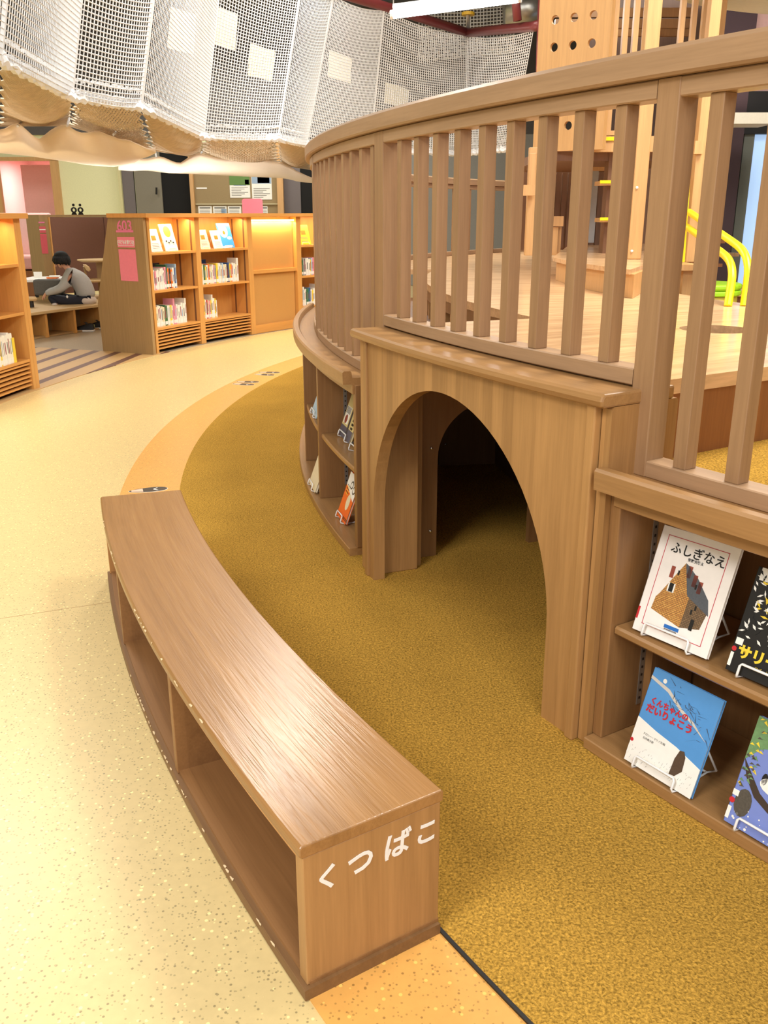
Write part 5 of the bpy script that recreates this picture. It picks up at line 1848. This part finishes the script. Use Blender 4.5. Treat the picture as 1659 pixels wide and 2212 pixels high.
j('pelvis', 188, 649, 11.84, (.085, .075)); j('belly', 186, 632, 11.84, (.092, .085)); j('chest', 178, 612, 11.83, (.095, .09)); j('upper', 163, 594, 11.83, (.075, .06))
j('neck', 150, 583, 11.82, .036); j('nape', 143, 577, 11.81, .038); j('skull', 135, 566, 11.80, (.062, .058)); j('crown', 130, 558, 11.79, (.06, .055)); j('face', 128, 570, 11.78, (.05, .045)); j('chin', 133, 580, 11.79, .028)
for s, dY in (('n', -.13), ('f', .14)):
    f_ = s == 'f'
    j(s + 'sh', 157 if f_ else 153, 592, 11.83 + dY, .058)
    j(s + 'el', 134, 616 if f_ else 622, 11.82 + dY * 1.25, .043)
    j(s + 'fa', 115 if f_ else 112, 626 if f_ else 630, 11.80 + dY, .028)
    j(s + 'wr', 103 if f_ else 99, 631 if f_ else 634, 11.78 + dY * .7, .020)
    j(s + 'pa', 99 if f_ else 95.5, 636 if f_ else 640, 11.78 + dY * .6, (.022, .014))
    j(s + 'hip', 183, 652, 11.84 + dY * .6, .062)
    j(s + 'kn', 106 if not f_ else 112, 643 if not f_ else 640, 11.70 if not f_ else 12.02, .045)
    j(s + 'mid', 142 if not f_ else 146, 650 if not f_ else 645, 11.70 if not f_ else 12.0, .056)
    j(s + 'an', 124 if not f_ else 140, 658 if not f_ else 652, 11.66 if not f_ else 11.84, .028)
    j(s + 'ft', 112 if not f_ else 128, 661 if not f_ else 656, 11.63 if not f_ else 11.80, .024)
body_n = list(V)
E_ = [('pelvis', 'belly'), ('belly', 'chest'), ('chest', 'upper'), ('upper', 'neck'), ('neck', 'nape'), ('nape', 'skull'), ('skull', 'crown'), ('skull', 'face'), ('face', 'chin')]
for s in 'nf':
    E_ += [('upper', s + 'sh'), (s + 'sh', s + 'el'), (s + 'el', s + 'fa'), (s + 'fa', s + 'wr'), (s + 'wr', s + 'pa'), ('pelvis', s + 'hip'), (s + 'hip', s + 'mid'), (s + 'mid', s + 'kn'), (s + 'kn', s + 'an'), (s + 'an', s + 'ft')]
ids = {n: i for i, n in enumerate(body_n)}
COVERED = {'pelvis', 'belly', 'chest', 'upper'} | {s + k for s in 'nf' for k in ('sh', 'el', 'fa', 'hip', 'mid', 'kn', 'an')}
bv = []
for n in body_n:
    r_ = V[n][1] if isinstance(V[n][1], tuple) else (V[n][1], V[n][1])
    k_ = (.45 if n[1:] in ('sh', 'el', 'fa') else .62) if n in COVERED else 1.
    bv.append((V[n][0], (r_[0] * k_, r_[1] * k_)))
be = [(ids[a], ids[b]) for a, b in E_]
# five fingers on each hand
for s in 'nf':
    pa = V[s + 'pa'][0]
    for k in range(5):
        off = Vector((-.006, (k - 2) * .010, -.004))
        ln = (.030, .042, .046, .042, .034)[k] if k else .034
        p1 = pa + off + Vector((-.35 * ln, (k - 2) * .003, -.45 * ln))
        p2 = p1 + Vector((.05 * ln, (k - 2) * .001, -.55 * ln))
        if k == 0: p1, p2 = pa + Vector((.006, -.022, -.012)), pa + Vector((.004, -.03, -.034))
        n0 = len(bv)
        bv += [(p1, .0075), (p2, .006)]
        be += [(ids[s + 'pa'], n0), (n0, n0 + 1)]
skin_mesh('body', bv, be, SKIN, P, ids['pelvis'])


def garment(name, nodes, edges, mat, grow, scale={}):
    idn = {n: i for i, n in enumerate(nodes)}
    vs = []
    for n in nodes:
        r = V[n][1]
        r = r if isinstance(r, tuple) else (r, r)
        g_ = scale.get(n, grow)
        vs.append((V[n][0], (r[0] + g_, r[1] + g_)))
    return skin_mesh(name, vs, [(idn[a], idn[b]) for a, b in edges], mat, P, 0)


j('hem', 186, 645, 11.83, (.105, .10))
sn = ['hem', 'belly', 'chest', 'upper', 'neck']
se = [('hem', 'belly'), ('belly', 'chest'), ('chest', 'upper'), ('upper', 'neck')]
for s in 'nf':
    sn += [s + 'sh', s + 'el', s + 'fa', s + 'wr']
    se += [('upper', s + 'sh'), (s + 'sh', s + 'el'), (s + 'el', s + 'fa'), (s + 'fa', s + 'wr')]
garment('sweatshirt', sn, se, SWEAT, .017, {'neck': .006, 'belly': .036, 'chest': .036, 'upper': .026, 'hem': .026, 'nsh': .028, 'fsh': .028})
tn = ['pelvis']
te = []
for s in 'nf':
    tn += [s + 'hip', s + 'mid', s + 'kn', s + 'an']
    te += [('pelvis', s + 'hip'), (s + 'hip', s + 'mid'), (s + 'mid', s + 'kn'), (s + 'kn', s + 'an')]
garment('trousers', tn, te, NAVY, .012, {'pelvis': .008})
build('shirt_tail', M().ball(at(190, 649, 11.83), (.105, .145, .07), 14), SHIRT, P, smooth=True)
V['nft'] = (V['nft'][0], .024)
garment('sock', ['nan', 'nft'], [('nan', 'nft')], SHIRT, .008)
c = V['skull'][0]
hd = V['crown'][0]
m = M()
m.ball(hd + Vector((.014, 0, .004)), (.098, .088, .088), 14)
m2 = M()
# fringe and nape locks
for k in range(26):
    a = 2 * math.pi * k / 26
    st = hd + Vector((.075 * math.cos(a) + .014, .075 * math.sin(a), .0))
    dn = Vector((.02 * math.cos(a), .012 * math.sin(a), -(.075 if math.cos(a) > -.2 else .06) + .012 * math.sin(k * 2.7)))
    m2.tube([st + Vector((0, 0, .02)), st + dn * .55 + Vector((.008 * math.cos(a), .006 * math.sin(a), 0)), st + dn], [.026, .022, .004], 6)
m.join(m2)
build('hair', m, HAIR, P, smooth=True)
build('ear', M().ball(V['skull'][0] + Vector((.002, -.062, -.022)), (.014, .008, .022), 8), SKIN, P, smooth=True)
fd = (V['face'][0] - V['skull'][0]).normalized()
build('nose', M().ball(V['face'][0] + Vector((-.046, -.004, -.022)), (.014, .010, .012), 8), SKIN, P, smooth=True)
for sg in (-1, 1):
    build('eye', M().ball(V['face'][0] + Vector((-.040, sg * .02 - .004, .006)), (.006, .009, .005), 6), BLACK, P, smooth=True)
build('mouth', M().ball(V['chin'][0] + Vector((-.024, -.002, .004)), (.006, .014, .004), 6), plain('lips', (176, 104, 92), .5), P, smooth=True)
build('pocket_mark', M().ball(at(145, 641, 11.62), (.014, .008, .018), 8), WHITE, P, smooth=True)
